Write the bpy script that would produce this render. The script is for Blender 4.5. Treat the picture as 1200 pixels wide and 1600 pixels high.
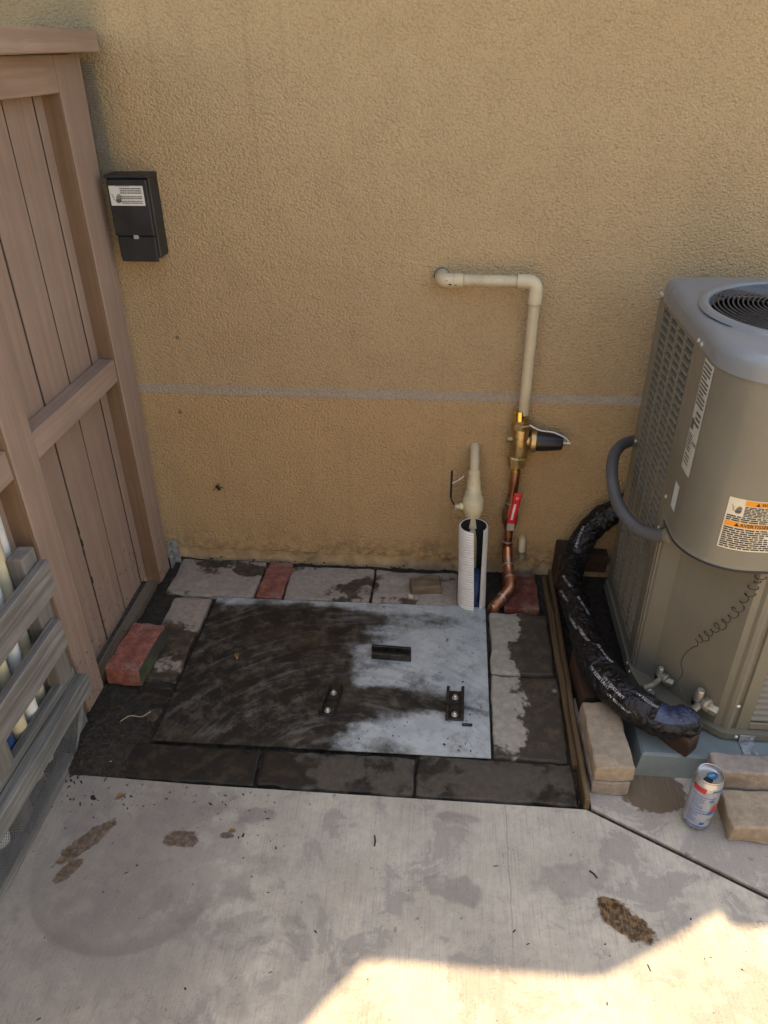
import bpy, bmesh, math, random
from mathutils import Vector, Matrix, noise as mnoise
R = math.radians
random.seed(7)
for o in list(bpy.data.objects): bpy.data.objects.remove(o)
scene = bpy.context.scene
COL = scene.collection

# ------------------------------------------------------------------ camera
cam_d = bpy.data.cameras.new('camera'); cam = bpy.data.objects.new('camera', cam_d); COL.objects.link(cam)
cam_d.sensor_fit = 'VERTICAL'; cam_d.sensor_height = 36; cam_d.lens = 26.37
cam_d.clip_start = 0.02; cam_d.clip_end = 300
p, yw, ro = R(31.88), R(5.28), R(.58)
fwd = Vector((-math.sin(yw)*math.cos(p), math.cos(yw)*math.cos(p), -math.sin(p)))
rt = Vector((math.cos(yw), math.sin(yw), 0)); dn = fwd.cross(rt)
rx = math.cos(ro)*rt + math.sin(ro)*dn; dx = -math.sin(ro)*rt + math.cos(ro)*dn
m = Matrix((rx, -dx, -fwd)).transposed().to_4x4(); m.translation = (0, 0, 1.45)
cam.matrix_world = m
scene.camera = cam

# ------------------------------------------------------------------ sky, sun, exposure
SUN_EL, SUN_AZ = R(72), R(0)          # sun stands behind the house wall (+y)
w = bpy.data.worlds.new('World'); scene.world = w; w.use_nodes = True
nt = w.node_tree; bg = nt.nodes['Background']
sky = nt.nodes.new('ShaderNodeTexSky'); sky.sky_type = 'NISHITA'; sky.sun_disc = False
sky.sun_elevation = SUN_EL; sky.sun_rotation = SUN_AZ
nt.links.new(sky.outputs[0], bg.inputs[0]); bg.inputs[1].default_value = 0.15
sd = bpy.data.lights.new('sun', 'SUN'); sd.energy = 2.2; sd.angle = R(.53); sd.color = (1, .86, .68)
sun = bpy.data.objects.new('sun', sd); COL.objects.link(sun)
to_sun = Vector((math.sin(SUN_AZ)*math.cos(SUN_EL), math.cos(SUN_AZ)*math.cos(SUN_EL), math.sin(SUN_EL)))
sun.rotation_euler = to_sun.to_track_quat('Z', 'Y').to_euler(); sun.location = (0, 3, 6)
cy = scene.cycles; cy.max_bounces = 6; cy.diffuse_bounces = 3; cy.glossy_bounces = 3; cy.caustics_reflective = False; cy.caustics_refractive = False
vs = scene.view_settings
vs.view_transform = 'Standard'; vs.look = 'None'; vs.gamma = 1; vs.use_curve_mapping = False
vs.exposure = 2.15
vs.use_white_balance = True; vs.white_balance_temperature = 8900; vs.white_balance_tint = 9

# ------------------------------------------------------------------ material helpers
class NM:
    def __init__(s, name, rough=.7, metal=0., spec=.5):
        s.m = bpy.data.materials.new(name); s.m.use_nodes = True; s.t = s.m.node_tree
        s.b = s.t.nodes['Principled BSDF']; s.b.inputs['Roughness'].default_value = rough
        s.b.inputs['Metallic'].default_value = metal; s.b.inputs['Specular IOR Level'].default_value = spec
        s._pos = None; s._obj = None; s._nz = {}
    def n(s, t): return s.t.nodes.new(t)
    def L(s, a, b):
        if hasattr(a, 'is_linked') or hasattr(a, 'links'): s.t.links.new(a, b)
        else:
            if isinstance(a, (tuple, list)) and len(a) == 3 and b.type == 'RGBA': a = (*a, 1)
            b.default_value = a
    def pos(s):
        if not s._pos: s._pos = s.n('ShaderNodeNewGeometry').outputs['Position']
        return s._pos
    def obj(s):
        if not s._obj: s._obj = s.n('ShaderNodeTexCoord').outputs['Object']
        return s._obj
    def vmul(s, v, k):
        n = s.n('ShaderNodeVectorMath'); n.operation = 'MULTIPLY'; s.L(v, n.inputs[0]); n.inputs[1].default_value = k; return n.outputs[0]
    def vadd(s, v, k):
        n = s.n('ShaderNodeVectorMath'); n.operation = 'ADD'; s.L(v, n.inputs[0]); s.L(k, n.inputs[1]); return n.outputs[0]
    def vlen(s, v):
        n = s.n('ShaderNodeVectorMath'); n.operation = 'LENGTH'; s.L(v, n.inputs[0]); return n.outputs['Value']
    def noise(s, v, scale, detail=4, rough=.55, dist=0, col=False):
        n = s.n('ShaderNodeTexNoise'); s.L(v, n.inputs['Vector']); n.inputs['Scale'].default_value = scale
        n.inputs['Detail'].default_value = detail; n.inputs['Roughness'].default_value = rough; n.inputs['Distortion'].default_value = dist
        return n.outputs[1 if col else 0]
    def voro(s, v, scale, feature='F1', rnd=1):
        n = s.n('ShaderNodeTexVoronoi'); n.feature = feature; s.L(v, n.inputs['Vector']); n.inputs['Scale'].default_value = scale
        n.inputs['Randomness'].default_value = rnd; return n.outputs['Distance']
    def math(s, op, a, b=0.):
        n = s.n('ShaderNodeMath'); n.operation = op; s.L(a, n.inputs[0]); s.L(b, n.inputs[1]); return n.outputs[0]
    def step(s, v, lo, hi, a=0., b=1.):
        n = s.n('ShaderNodeMapRange'); n.interpolation_type = 'SMOOTHSTEP'; s.L(v, n.inputs[0])
        n.inputs[1].default_value = lo; n.inputs[2].default_value = hi; n.inputs[3].default_value = a; n.inputs[4].default_value = b
        return n.outputs[0]
    def mix(s, f, a, b, mode='MIX'):
        n = s.n('ShaderNodeMix'); n.data_type = 'RGBA'; n.blend_type = mode; s.L(f, n.inputs[0]); s.L(a, n.inputs[6]); s.L(b, n.inputs[7]); return n.outputs[2]
    def bump(s, h, strength=.5, dist=.002, nrm=None):
        n = s.n('ShaderNodeBump'); n.inputs['Strength'].default_value = strength; n.inputs['Distance'].default_value = dist
        s.L(h, n.inputs['Height'])
        if nrm is not None: s.L(nrm, n.inputs['Normal'])
        return n.outputs[0]
    def blob(s, cx, cy, rx_, ry_, rot=0., soft=.15, amp=.5, nscale=30, detail=4):
        v = s.vadd(s.pos(), (-cx, -cy, 0))
        if rot:
            n = s.n('ShaderNodeVectorRotate'); n.rotation_type = 'Z_AXIS'; s.L(v, n.inputs['Vector']); n.inputs['Angle'].default_value = R(-rot); v = n.outputs[0]
        d = s.vlen(s.vmul(v, (1/rx_, 1/ry_, 0)))
        nscale = 18 if nscale < 25 else 42
        if nscale not in s._nz: s._nz[nscale] = s.math('SUBTRACT', s.noise(s.pos(), nscale, 4), .5)
        nz = s.math('MULTIPLY', s._nz[nscale], amp*2)
        return s.step(s.math('ADD', d, nz), 1-soft, 1+soft, 1, 0)
    def out(s, col=None, rough=None, nrm=None, metal=None):
        if col is not None: s.L(col, s.b.inputs['Base Color'])
        if rough is not None: s.L(rough, s.b.inputs['Roughness'])
        if metal is not None: s.L(metal, s.b.inputs['Metallic'])
        if nrm is not None: s.L(nrm, s.b.inputs['Normal'])
        return s.m

def plain(name, col, rough=.5, metal=0., var=.15, nscale=40, bump=.0, bdist=.001, dirt=None):
    k = NM(name, rough, metal)
    f = k.noise(k.obj(), nscale, 5)
    c = k.mix(k.step(f, .3, .7), tuple(x*(1-var) for x in col), tuple(min(1, x*(1+var)) for x in col))
    if dirt: c = k.mix(k.math('MULTIPLY', k.step(k.noise(k.obj(), nscale*.6, 6, .65), .52, .7), dirt), c, (.05, .045, .04))
    r = k.math('ADD', k.math('MULTIPLY', f, .2), rough-.1)
    return k.out(c, r, k.bump(k.noise(k.obj(), nscale*6, 3), bump, bdist) if bump else None)

def mat_stucco(name, tint=(1, 1, 1)):
    k = NM(name, .9, spec=.25); P = k.pos()
    big = k.noise(P, 1.6, 4); mid = k.noise(P, 9, 5)
    a = tuple(x*y for x, y in zip((.515, .35, .195), tint)); b = tuple(x*y for x, y in zip((.56, .392, .216), tint))
    c = k.mix(k.step(big, .2, .8), a, b)
    c = k.mix(k.math('MULTIPLY', k.step(mid, .4, .7), .25), c, tuple(x*.82 for x in a))
    # rain streaks and grey weathering beside the fence
    st = k.noise(k.vmul(P, (14, 14, .8)), 1, 4); xs = k.n('ShaderNodeSeparateXYZ'); k.L(P, xs.inputs[0])
    near = k.step(xs.outputs[0], -.9, -.45, 1, 0)
    c = k.mix(k.math('MULTIPLY', k.math('MULTIPLY', k.step(st, .45, .7), near), .25), c, (.29, .225, .145))
    # shade by the wire mesh painted in as a grey-green tint, far left top
    g = k.math('MULTIPLY', k.step(xs.outputs[0], -.86, -.80, 1, 0), k.step(xs.outputs[2], .9, 1.15))
    c = k.mix(k.math('MULTIPLY', g, .55), c, (.25, .225, .15))
    Q = k.vmul(P, (1, 1, 1.15))
    h1 = k.noise(Q, 190, 3.5, .68); h2 = k.voro(Q, 150, 'F1')
    h = k.math('ADD', h1, k.math('MULTIPLY', h2, -.55))
    c = k.mix(k.math('MULTIPLY', k.step(h, .04, .26, 1, 0), .2), c, tuple(x*.42 for x in a))
    c = k.mix(k.math('MULTIPLY', k.step(h, .34, .55), .1), c, tuple(min(1, x*1.3) for x in b))
    # splash dirt near the ground, trowel drift, rust-coloured drip lines
    sd_ = k.math('MULTIPLY', k.step(k.math('ADD', xs.outputs[2], k.math('MULTIPLY', mid, -.16)), -.06, .07, 1, 0), k.step(k.noise(P, 45, 4, .65), .4, .6))
    c = k.mix(k.math('MULTIPLY', sd_, .55), c, (.12, .09, .055))
    dr = k.step(k.noise(k.vmul(P, (38, 38, 1.1)), 1, 4, .6), .60, .72)
    c = k.mix(k.math('MULTIPLY', dr, .16), c, (.30, .185, .085))
    tw = k.noise(k.vmul(P, (4, 4, 7)), 1, 4, .6, 1.0)
    return k.out(c, .92, k.bump(h, 1, .0085, k.bump(k.math('ADD', mid, tw), .35, .012)))

def mat_concrete(name, second=False):
    k = NM(name, .88, spec=.3); P = k.pos()
    a = k.noise(P, 5, 5); f = k.noise(P, 55, 5, .65)
    c = k.mix(k.step(a, .3, .7), (.36, .325, .27), (.49, .445, .37))
    c = k.mix(k.math('MULTIPLY', k.step(f, .35, .75), .45), c, (.285, .26, .235))
    xs = k.n('ShaderNodeSeparateXYZ'); k.L(P, xs.inputs[0])
    # worn sealer: purple-grey islands with crisp flaked edges
    isl = k.noise(P, 8, 6, .7, .5)
    zone = k.noise(k.vadd(P, (3.3, 1.4, 0)), 2.1, 2)
    rightish = k.step(xs.outputs[0], .05, .45, 0, .05)
    thr = k.math('ADD', k.math('ADD', isl, rightish), k.math('MULTIPLY', k.math('SUBTRACT', zone, .5), .55))
    if second: thr = k.math('ADD', thr, .06)
    c = k.mix(k.math('MULTIPLY', k.step(thr, .55, .60), .58), c, (.24, .21, .188))
    c = k.mix(k.math('MULTIPLY', k.step(thr, .47, .56), .22), c, (.27, .245, .23))
    # darker side towards the rack: grime and weaker light painted in together
    grim_shade = k.math('MULTIPLY', k.step(k.math('ADD', xs.outputs[0], k.math('MULTIPLY', k.noise(P, 4, 6, .6), .7)), -.35, .12, 1, 0), .62)
    c = k.mix(grim_shade, c, (.215, .19, .168))
    # round pot stain
    ring_d = k.vlen(k.vmul(k.vadd(P, (.62, -.86, 0)), (1/.185, 1/.15, 0)))
    ring = k.math('MULTIPLY', k.step(ring_d, .75, .98), k.step(ring_d, 1.0, 1.06, 1, 0))
    ring = k.math('MULTIPLY', ring, k.step(xs.outputs[1], .72, .90, 1, 0))
    c = k.mix(k.math('MULTIPLY', ring, .5), c, (.13, .115, .105))
    # dark soot flecks and patches
    fl = k.step(k.noise(P, 38, 3, .5), .70, .74); c = k.mix(k.math('MULTIPLY', fl, .5), c, (.09, .08, .07))
    sp = k.step(k.voro(P, 85), .05, .10, 1, 0)
    sp = k.math('MULTIPLY', sp, k.step(k.noise(P, 11, 2), .5, .6)); c = k.mix(k.math('MULTIPLY', sp, .7), c, (.06, .052, .045))
    pit = k.math('MULTIPLY', k.step(k.voro(P, 230), .12, .26, 1, 0), k.step(k.noise(P, 30, 2), .42, .58)); c = k.mix(k.math('MULTIPLY', pit, .5), c, (.13, .115, .095))
    # mud drops that dried on the slab
    for (cx, cy, a_, b_, r_) in ((-.738, .935, .066, .021, 52), (-.748, .868, .032, .014, 55), (-.536, .959, .040, .021, 0), (.385, .853, .058, .028, -38), (.36, .885, .025, .014, -30), (-.44, .975, .015, .008, 0)):
        mk = k.blob(cx, cy, a_, b_, r_, .12, .6, 55, 5)
        mc = k.mix(k.step(k.noise(P, 90, 4), .42, .62), (.04, .021, .008), (.165, .092, .038))
        c = k.mix(k.math('MULTIPLY', mk, .97), c, mc)
    for (cx, cy, a_, b_, r_, s_) in ((-.40, 1.03, .05, .02, -10, .55), (-.48, 1.04, .03, .03, 0, .35), (.05, .89, .055, .03, 0, .5), (.28, .93, .07, .03, 10, .45), (.06, 1.06, .05, .012, 0, .35), (-.58, .90, .22, .15, 0, .35), (-.50, .72, .25, .12, 0, .3)):
        c = k.mix(k.math('MULTIPLY', k.blob(cx, cy, a_, b_, r_, .3, 1.5, 20, 6), s_), c, (.16, .138, .13))
    crk = k.math('ABSOLUTE', k.math('ADD', k.math('SUBTRACT', xs.outputs[0], .165), k.math('MULTIPLY', k.math('SUBTRACT', k.noise(P, 22, 3), .5), .012)))
    crk = k.math('MULTIPLY', k.step(crk, .0004, .0016, 1, 0), k.step(xs.outputs[1], .62, .95)); c = k.mix(k.math('MULTIPLY', crk, .45), c, (.1, .09, .08))
    if second:
        mk = k.blob(.50, 1.165, .075, .062, 0, .05, .35, 45, 5)
        c = k.mix(k.math('MULTIPLY', mk, .85), c, (.10, .064, .033))
    br = k.noise(k.vmul(P, (330, 9, 1)), 1, 3, .6); sm = k.noise(P, 160, 3)
    h = k.math('ADD', k.math('MULTIPLY', br, .7), sm)
    c = k.mix(k.math('MULTIPLY', k.step(br, .32, .52, 1, 0), .3), c, (.2, .175, .15))
    h = k.math('SUBTRACT', h, k.math('MULTIPLY', pit, .8))
    return k.out(c, .9, k.bump(h, .7, .002))

def mat_paver(name, light=(.25, .225, .20), dark=(.026, .019, .014), bias=0., blobs=(), brown=.3):
    k = NM(name, .8, spec=.35); P = k.pos()
    f = k.noise(P, 60, 6, .65); a = k.noise(P, 9, 8, .66)
    c = k.mix(k.step(f, .35, .7), tuple(x*.75 for x in light), light)
    wet = k.math('ADD', a, bias)
    for (cx, cy, rx_, ry_, rot, amt) in blobs:
        wet = k.math('ADD', wet, k.math('MULTIPLY', k.blob(cx, cy, rx_, ry_, rot, .35, .45, 28), amt))
    msk = k.step(wet, .54, .63)
    dc = k.mix(k.math('MULTIPLY', k.step(k.noise(P, 30, 4), .45, .65), brown), dark, (.10, .062, .033))
    c = k.mix(k.math('MULTIPLY', msk, .92), c, dc)
    sp = k.step(k.voro(P, 120), .08, .16, 1, 0); c = k.mix(k.math('MULTIPLY', sp, .3), c, (.03, .025, .02))
    rr = k.step(msk, 0, 1, .88, .6)
    return k.out(c, rr, k.bump(k.math('ADD', f, k.noise(P, 220, 3)), .6, .0022))

def mat_brick(name, col=(.25, .075, .05), moss=False):
    k = NM(name, .9, spec=.25); P = k.obj()
    f = k.noise(P, 45, 6, .65); g = k.noise(P, 14, 6)
    c = k.mix(k.step(f, .35, .7), tuple(x*.65 for x in col), tuple(x*1.2 for x in col))
    c = k.mix(k.math('MULTIPLY', k.step(g, .5, .68), .5), c, (.29, .20, .165))
    c = k.mix(k.math('MULTIPLY', k.step(k.voro(P, 65), .10, .24, 1, 0), .7), c, (.06, .03, .022))
    c = k.mix(k.math('MULTIPLY', k.step(k.noise(P, 26, 5, .7), .56, .66), .55), c, (.10, .05, .038))
    if moss:
        ge = k.n('ShaderNodeNewGeometry'); xs = k.n('ShaderNodeSeparateXYZ'); k.L(ge.outputs['Normal'], xs.inputs[0])
        side = k.step(k.math('ADD', xs.outputs[0], k.math('MULTIPLY', k.math('SUBTRACT', g, .5), .9)), .35, .7)
        mc = k.mix(k.step(k.noise(P, 30, 5), .42, .6), (.05, .048, .04), (.065, .075, .035))
        c = k.mix(side, c, mc)
    return k.out(c, .92, k.bump(k.math('ADD', f, k.noise(P, 200, 3)), .7, .003))

def mat_wood(name, a, b, axis=2, rough=.8, worn=None, grain=1.0, bump=.4, dirt_z=None):
    k = NM(name, rough, spec=.3); P = k.obj()
    sc = [55, 55, 55]; sc[axis] = 2.2
    g = k.noise(k.vmul(P, sc), 1, 6, .6, .3); blot = k.noise(P, 7, 5)
    c = k.mix(k.step(g, .3, .7), a, b); c = k.mix(k.math('MULTIPLY', k.step(blot, .35, .7), .35), c, tuple(x*.78 for x in a))
    if worn:
        wv = [26, 26, 26]; wv[axis] = 2.5
        wm = k.step(k.noise(k.vmul(P, wv), 1, 8, .7), .62, .70)
        c = k.mix(k.math('MULTIPLY', wm, .7), c, worn)
    if dirt_z:
        xs = k.n('ShaderNodeSeparateXYZ'); k.L(k.pos(), xs.inputs[0])
        dm = k.math('MULTIPLY', k.step(k.noise(k.pos(), 70, 4, .6), .60, .66), k.step(xs.outputs[2], .05, dirt_z, 1, 0))
        c = k.mix(k.math('MULTIPLY', dm, .85), c, (.035, .028, .022))
    return k.out(c, rough, k.bump(k.math('MULTIPLY', g, grain), bump, .0025))

def mat_lid():
    k = NM('galvanised_sheet', .45, 0, .5); P = k.pos()
    # u,v across the sheet
    pol = k.vadd(P, (.20, -1.05, 0)); xs = k.n('ShaderNodeSeparateXYZ'); k.L(pol, xs.inputs[0])
    r = k.vlen(pol); th = k.math('ARCTAN2', xs.outputs[1], xs.outputs[0])
    cb = k.n('ShaderNodeCombineXYZ'); k.L(k.math('MULTIPLY', r, 55), cb.inputs[0]); k.L(k.math('MULTIPLY', th, 2.2), cb.inputs[1])
    swirl = k.noise(cb.outputs[0], 1, 5, .65)
    big = k.noise(P, 6, 7, .62, .6); fine = k.noise(P, 70, 5, .65)
    cb2 = k.n('ShaderNodeCombineXYZ'); k.L(k.math('MULTIPLY', r, 13), cb2.inputs[0]); k.L(k.math('MULTIPLY', th, 2.6), cb2.inputs[1])
    smear = k.noise(cb2.outputs[0], 1, 6, .68, .5)
    d = k.math('ADD', k.math('MULTIPLY', big, .58), k.math('MULTIPLY', swirl, .24))
    d = k.math('ADD', k.math('ADD', d, k.math('MULTIPLY', smear, .40)), k.math('MULTIPLY', fine, .26))
    # grime amount by area: + dirty, - wiped
    for (cx, cy, rx_, ry_, rot, amt) in (
        (-.52, 1.44, .26, .36, 0, .34), (-.47, 1.68, .30, .075, 0, .16), (-.30, 1.72, .13, .04, 0, .2), (-.20, 1.37, .22, .055, 5, .2),
        (-.07, 1.47, .10, .03, 48, .16), (-.28, 1.34, .10, .08, 0, .2), (-.26, 1.50, .035, .09, 8, .2), (-.13, 1.555, .075, .045, 0, .10),
        (-.05, 1.58, .22, .10, 0, -.22), (.07, 1.28, .16, .085, 0, -.34), (-.20, 1.27, .07, .05, 0, -.26), (.06, 1.60, .14, .14, 0, -.2),
        (-.16, 1.46, .09, .045, 0, -.14), (-.10, 1.77, .60, .025, 0, -.2), (-.62, 1.73, .04, .06, -30, -.22), (-.43, 1.63, .03, .05, -40, -.12), (.09, 1.44, .06, .1, 0, -.14),
        (.05, 1.375, .10, .015, -8, .2), (.0, 1.70, .07, .03, 20, .16), (-.20, 1.62, .09, .02, 10, .16), (.02, 1.49, .03, .02, 0, .2), (-.40, 1.25, .30, .05, 0, .24), (-.13, 1.40, .16, .035, -4, .16), (-.33, 1.60, .12, .06, 20, .12), (-.17, 1.50, .05, .03, 30, .14), (.09, 1.55, .025, .018, 0, .12)):
        d = k.math('ADD', d, k.math('MULTIPLY', k.blob(cx, cy, rx_, ry_, rot, .45, .4, 16, 4), amt))
    m1 = k.step(d, .56, .96); m1 = k.math('POWER', m1, .8)
    zinc = k.mix(k.step(k.noise(P, 18, 4), .35, .65), (.38, .43, .45), (.48, .535, .55))
    zinc = k.mix(k.math('MULTIPLY', k.step(fine, .5, .72), .45), zinc, (.20, .205, .20))
    zinc = k.mix(k.math('MULTIPLY', k.step(k.noise(P, 11, 6, .7), .52, .66), .45), zinc, (.17, .165, .15))
    grime = k.mix(k.step(k.math('ADD', k.math('MULTIPLY', swirl, .3), k.math('MULTIPLY', k.noise(P, 22, 6, .72), .7)), .44, .66), (.007, .006, .005), (.085, .072, .058))
    grime = k.mix(k.math('MULTIPLY', k.step(k.noise(P, 7, 3), .5, .65), .5), grime, (.045, .030, .019))
    c = k.mix(m1, zinc, grime)
    wipe = k.math('MULTIPLY', k.step(k.math('ADD', k.math('MULTIPLY', swirl, .6), k.math('MULTIPLY', k.noise(P, 9, 4, .6), .4)), .52, .66), .42)
    c = k.mix(wipe, c, (.15, .165, .175))
    drop = k.math('MULTIPLY', k.step(k.noise(P, 28, 5, .7), .60, .68), k.step(k.noise(P, 6, 2), .42, .6)); c = k.mix(k.math('MULTIPLY', drop, .6), c, (.03, .024, .018))
    sp = k.step(k.voro(P, 95), .07, .13, 1, 0); sp = k.math('MULTIPLY', sp, k.step(k.noise(P, 9, 3), .46, .58))
    c = k.mix(k.math('MULTIPLY', sp, .9), c, (.02, .018, .015))
    return k.out(c, k.step(m1, 0, 1, .42, .55), k.bump(k.math('ADD', swirl, k.math('MULTIPLY', fine, .6)), .25, .001, k.bump(k.noise(P, 5, 2), .12, .02)), k.step(m1, 0, 1, .25, 0))

def mat_metal_paint(name, col, rough=.42, dirt=.12):
    k = NM(name, rough, 0, .5); P = k.obj()
    f = k.noise(P, 8, 6); c = k.mix(k.step(f, .3, .7), tuple(x*.93 for x in col), tuple(x*1.05 for x in col))
    st = k.noise(k.vmul(P, (60, 60, 4)), 1, 5, .6); c = k.mix(k.math('MULTIPLY', k.step(st, .5, .75), dirt), c, tuple(x*.55 for x in col))
    return k.out(c, k.math('ADD', k.math('MULTIPLY', f, .12), rough-.06), k.bump(k.noise(P, 420, 2), .06, .0006, k.bump(k.noise(P, 6, 2), .05, .01)))

def mat_copper(name, a, b, rough=.3):
    k = NM(name, rough, 1.); P = k.obj()
    f = k.noise(k.vmul(P, (30, 30, 14)), 1, 7, .65)
    c = k.mix(k.step(f, .35, .65), a, b); c = k.mix(k.math('MULTIPLY', k.step(k.noise(P, 60, 5), .55, .7), .5), c, tuple(x*.35 for x in a))
    return k.out(c, k.step(f, .3, .7, rough-.08, rough+.15), k.bump(f, .1, .001))

def mat_film():
    k = NM('black_vinyl_wrap', .25, 0, .4); P = k.pos()
    cr = k.noise(P, 24, 3, .5, 1.6); v = k.voro(k.vadd(P, k.vmul(k.noise(P, 30, 2, col=True), (.04, .04, .04))), 34, 'DISTANCE_TO_EDGE')
    c = k.mix(k.step(cr, .55, .75), (.005, .005, .006), (.016, .016, .022))
    return k.out(c, k.step(cr, .3, .7, .3, .55), k.bump(k.math('ADD', cr, k.math('MULTIPLY', v, .9)), .9, .011))

MT = {}
MT['stucco'] = mat_stucco('tan_stucco')
MT['stucco_low'] = mat_stucco('tan_stucco_low', (1.05, 1.0, .93))
MT['stucco_joint'] = mat_stucco('sky_tinted_stucco_joint', (.84, .94, 1.2))  # tinted blue-grey to carry the sky light on its sloping top
MT['screed'] = plain('painted_joint_screed', (.27, .21, .14), .75, 0, .2, 30, .4, .002)
MT['found'] = plain('painted_footing', (.40, .285, .165), .9, 0, .2, 25, .6, .003, .5)
MT['yard'] = plain('cream_render', (.66, .56, .43), .9, 0, .1, 8)
MT['roof'] = plain('roof_fascia', (.30, .22, .15), .8)
MT['concrete'] = mat_concrete('broom_concrete'); MT['concrete2'] = mat_concrete('broom_concrete_pad', True)
MT['soil'] = None
k = NM('wet_soil', .9); P = k.pos(); f = k.noise(P, 60, 6, .7)
MT['soil'] = k.out(k.mix(k.step(f, .35, .7), (.012, .010, .008), (.055, .040, .028)), .85, k.bump(k.math('ADD', f, k.noise(P, 180, 4)), 1, .01))
MT['dirt_ground'] = plain('yard_dirt', (.16, .115, .075), .95, 0, .3, 6, .5, .01)
MT['fence'] = mat_wood('mauve_painted_wood', (.27, .182, .14), (.325, .225, .176), 2, .75, (.235, .155, .115), .8, .45, .35)
MT['fence_y'] = mat_wood('mauve_painted_rail', (.285, .19, .145), (.375, .265, .205), 1, .75, (.42, .31, .245), .8, .4, .05)
MT['post_facing'] = mat_wood('brown_post_facing', (.165, .10, .06), (.21, .13, .08), 2, .8, None, .6, .3)
MT['kick'] = mat_wood('dirty_kick_board', (.115, .085, .062), (.17, .13, .095), 1, .85, (.05, .045, .035), 1, .5, .1)
MT['grey_wood'] = mat_wood('weathered_grey_wood', (.11, .10, .092), (.28, .255, .235), 1, .85, (.075, .062, .055), 1, .8)
MT['green_wood'] = mat_wood('weathered_green_grey_wood', (.10, .098, .09), (.26, .25, .232), 1, .85, (.09, .08, .07), 1, .9)
MT['upright'] = mat_wood('weathered_upright', (.14, .125, .11), (.22, .2, .18), 2, .85, None, 1, .7)
MT['brown_wood'] = mat_wood('dark_brown_wood', (.035, .018, .012), (.075, .04, .026), 1, .8, None, 1, .6)
MT['form_wood'] = mat_wood('wet_form_board', (.075, .045, .022), (.15, .10, .055), 1, .75, (.03, .022, .015), 1, .6)
MT['chunk'] = mat_wood('cut_wood_chunk', (.10, .072, .047), (.20, .15, .10), 0, .85, (.08, .06, .04), 1, .8)
MT['lid'] = mat_lid()
MT['oily'] = plain('oily_steel', (.045, .042, .038), .45, .7, .5, 60, .4, .001, .5)
MT['bolt'] = plain('bright_zinc_bolt', (.55, .55, .52), .35, .8)
MT['galv'] = plain('galvanised_bracket', (.25, .265, .265), .6, .2, .4, 50, .4, .002, .8)
MT['wire'] = plain('thin_steel_wire', (.25, .26, .27), .45, .6)
MT['pvc_cream'] = plain('cream_pvc', (.50, .41, .27), .45, 0, .12, 14, .05, .001, .25)
MT['pvc_yellow'] = plain('pale_yellow_pvc', (.52, .45, .29), .5, 0, .14, 22, .08, .001, .3)
MT['pvc_white'] = plain('dirty_white_pvc', (.70, .70, .67), .45, 0, .12, 12, .05, .001, .4)
MT['pvc_blue'] = plain('pale_blue_pvc', (.55, .62, .68), .45, 0, .12, 12, .05, .001, .4)
MT['pvc_stain'] = plain('yellowed_pvc', (.62, .53, .35), .5, 0, .25, 9, .05, .001, .3)
MT['tube_white'] = plain('white_corrugated_plastic', (.62, .61, .585), .45, 0, .08, 18, .1, .001, .2)
MT['black'] = plain('black_void', (.008, .008, .009), .8)
MT['blue_tarp'] = plain('blue_plastic', (.02, .06, .16), .5, 0, .35, 14, .5, .004)
MT['brass'] = mat_copper('dull_brass', (.42, .29, .135), (.55, .40, .20), .36)
MT['gold'] = mat_copper('bright_brass', (.75, .52, .14), (.85, .62, .2), .2)
MT['copper'] = mat_copper('copper_pipe', (.45, .195, .12), (.60, .29, .19), .36)
MT['copper_dk'] = mat_copper('oxidised_copper', (.26, .125, .078), (.42, .22, .14), .45)
MT['solder'] = plain('solder', (.5, .47, .43), .4, .8)
MT['bellcap'] = plain('black_plastic', (.012, .012, .014), .38, 0, .2, 40)
MT['box'] = plain('black_enclosure', (.015, .016, .019), .5, 0, .35, 18, .15, .001)
MT['red'] = plain('red_vinyl', (.55, .012, .02), .4)
MT['label'] = plain('label_paper', (.60, .59, .55), .55, 0, .06, 20)
MT['label_ac'] = plain('aged_label_paper', (.46, .45, .38), .55, 0, .08, 20)
MT['label_grey'] = plain('pale_grey_sticker', (.52, .56, .55), .5, 0, .06, 20)
MT['label_cream'] = plain('cream_label', (.62, .56, .43), .5, 0, .05, 20)
MT['orange'] = plain('orange_print', (.75, .27, .012), .5, 0, .05)
MT['ink'] = plain('black_ink', (.018, .018, .02), .6)
MT['ink_grey'] = plain('grey_ink', (.09, .085, .075), .6)
MT['wrap_ink'] = plain('faded_white_ink', (.5, .5, .52), .5, 0, .5, 60)
MT['white_ink'] = plain('white_ink', (.62, .62, .62), .55)
MT['ac'] = mat_metal_paint('grey_beige_enamel', (.168, .155, .120), .3)
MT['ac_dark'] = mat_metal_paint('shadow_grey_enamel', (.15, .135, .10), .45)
MT['ac_in'] = plain('dark_coil', (.012, .012, .011), .7)
MT['ac_top'] = mat_metal_paint('sky_tinted_enamel', (.19, .205, .215), .3, .06)  # cap colour shifted bluish, putting sky light into the paint
MT['gasket_and_gap_shade'] = plain('rubber_and_gap_shade', (.02, .02, .02), .6)
MT['screw'] = plain('pale_screw', (.6, .58, .52), .35, .5)
MT['grille'] = plain('grille_wire', (.05, .056, .065), .3, .3)
MT['pan'] = mat_metal_paint('base_pan_enamel', (.19, .19, .165), .45, .3)
MT['pad'] = plain('grey_plastic_pad', (.155, .185, .18), .6, 0, .15, 12, .2, .002, .3)
MT['hose'] = plain('grey_conduit', (.085, .085, .09), .5, 0, .1, 20)
MT['film'] = mat_film()
MT['foil'] = plain('blue_grey_film', (.022, .03, .065), .2, .1, .4, 30, .8, .004)
MT['valve'] = plain('dirty_valve_brass', (.27, .245, .19), .5, .5, .3, 60, .3, .001, .4)
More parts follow.
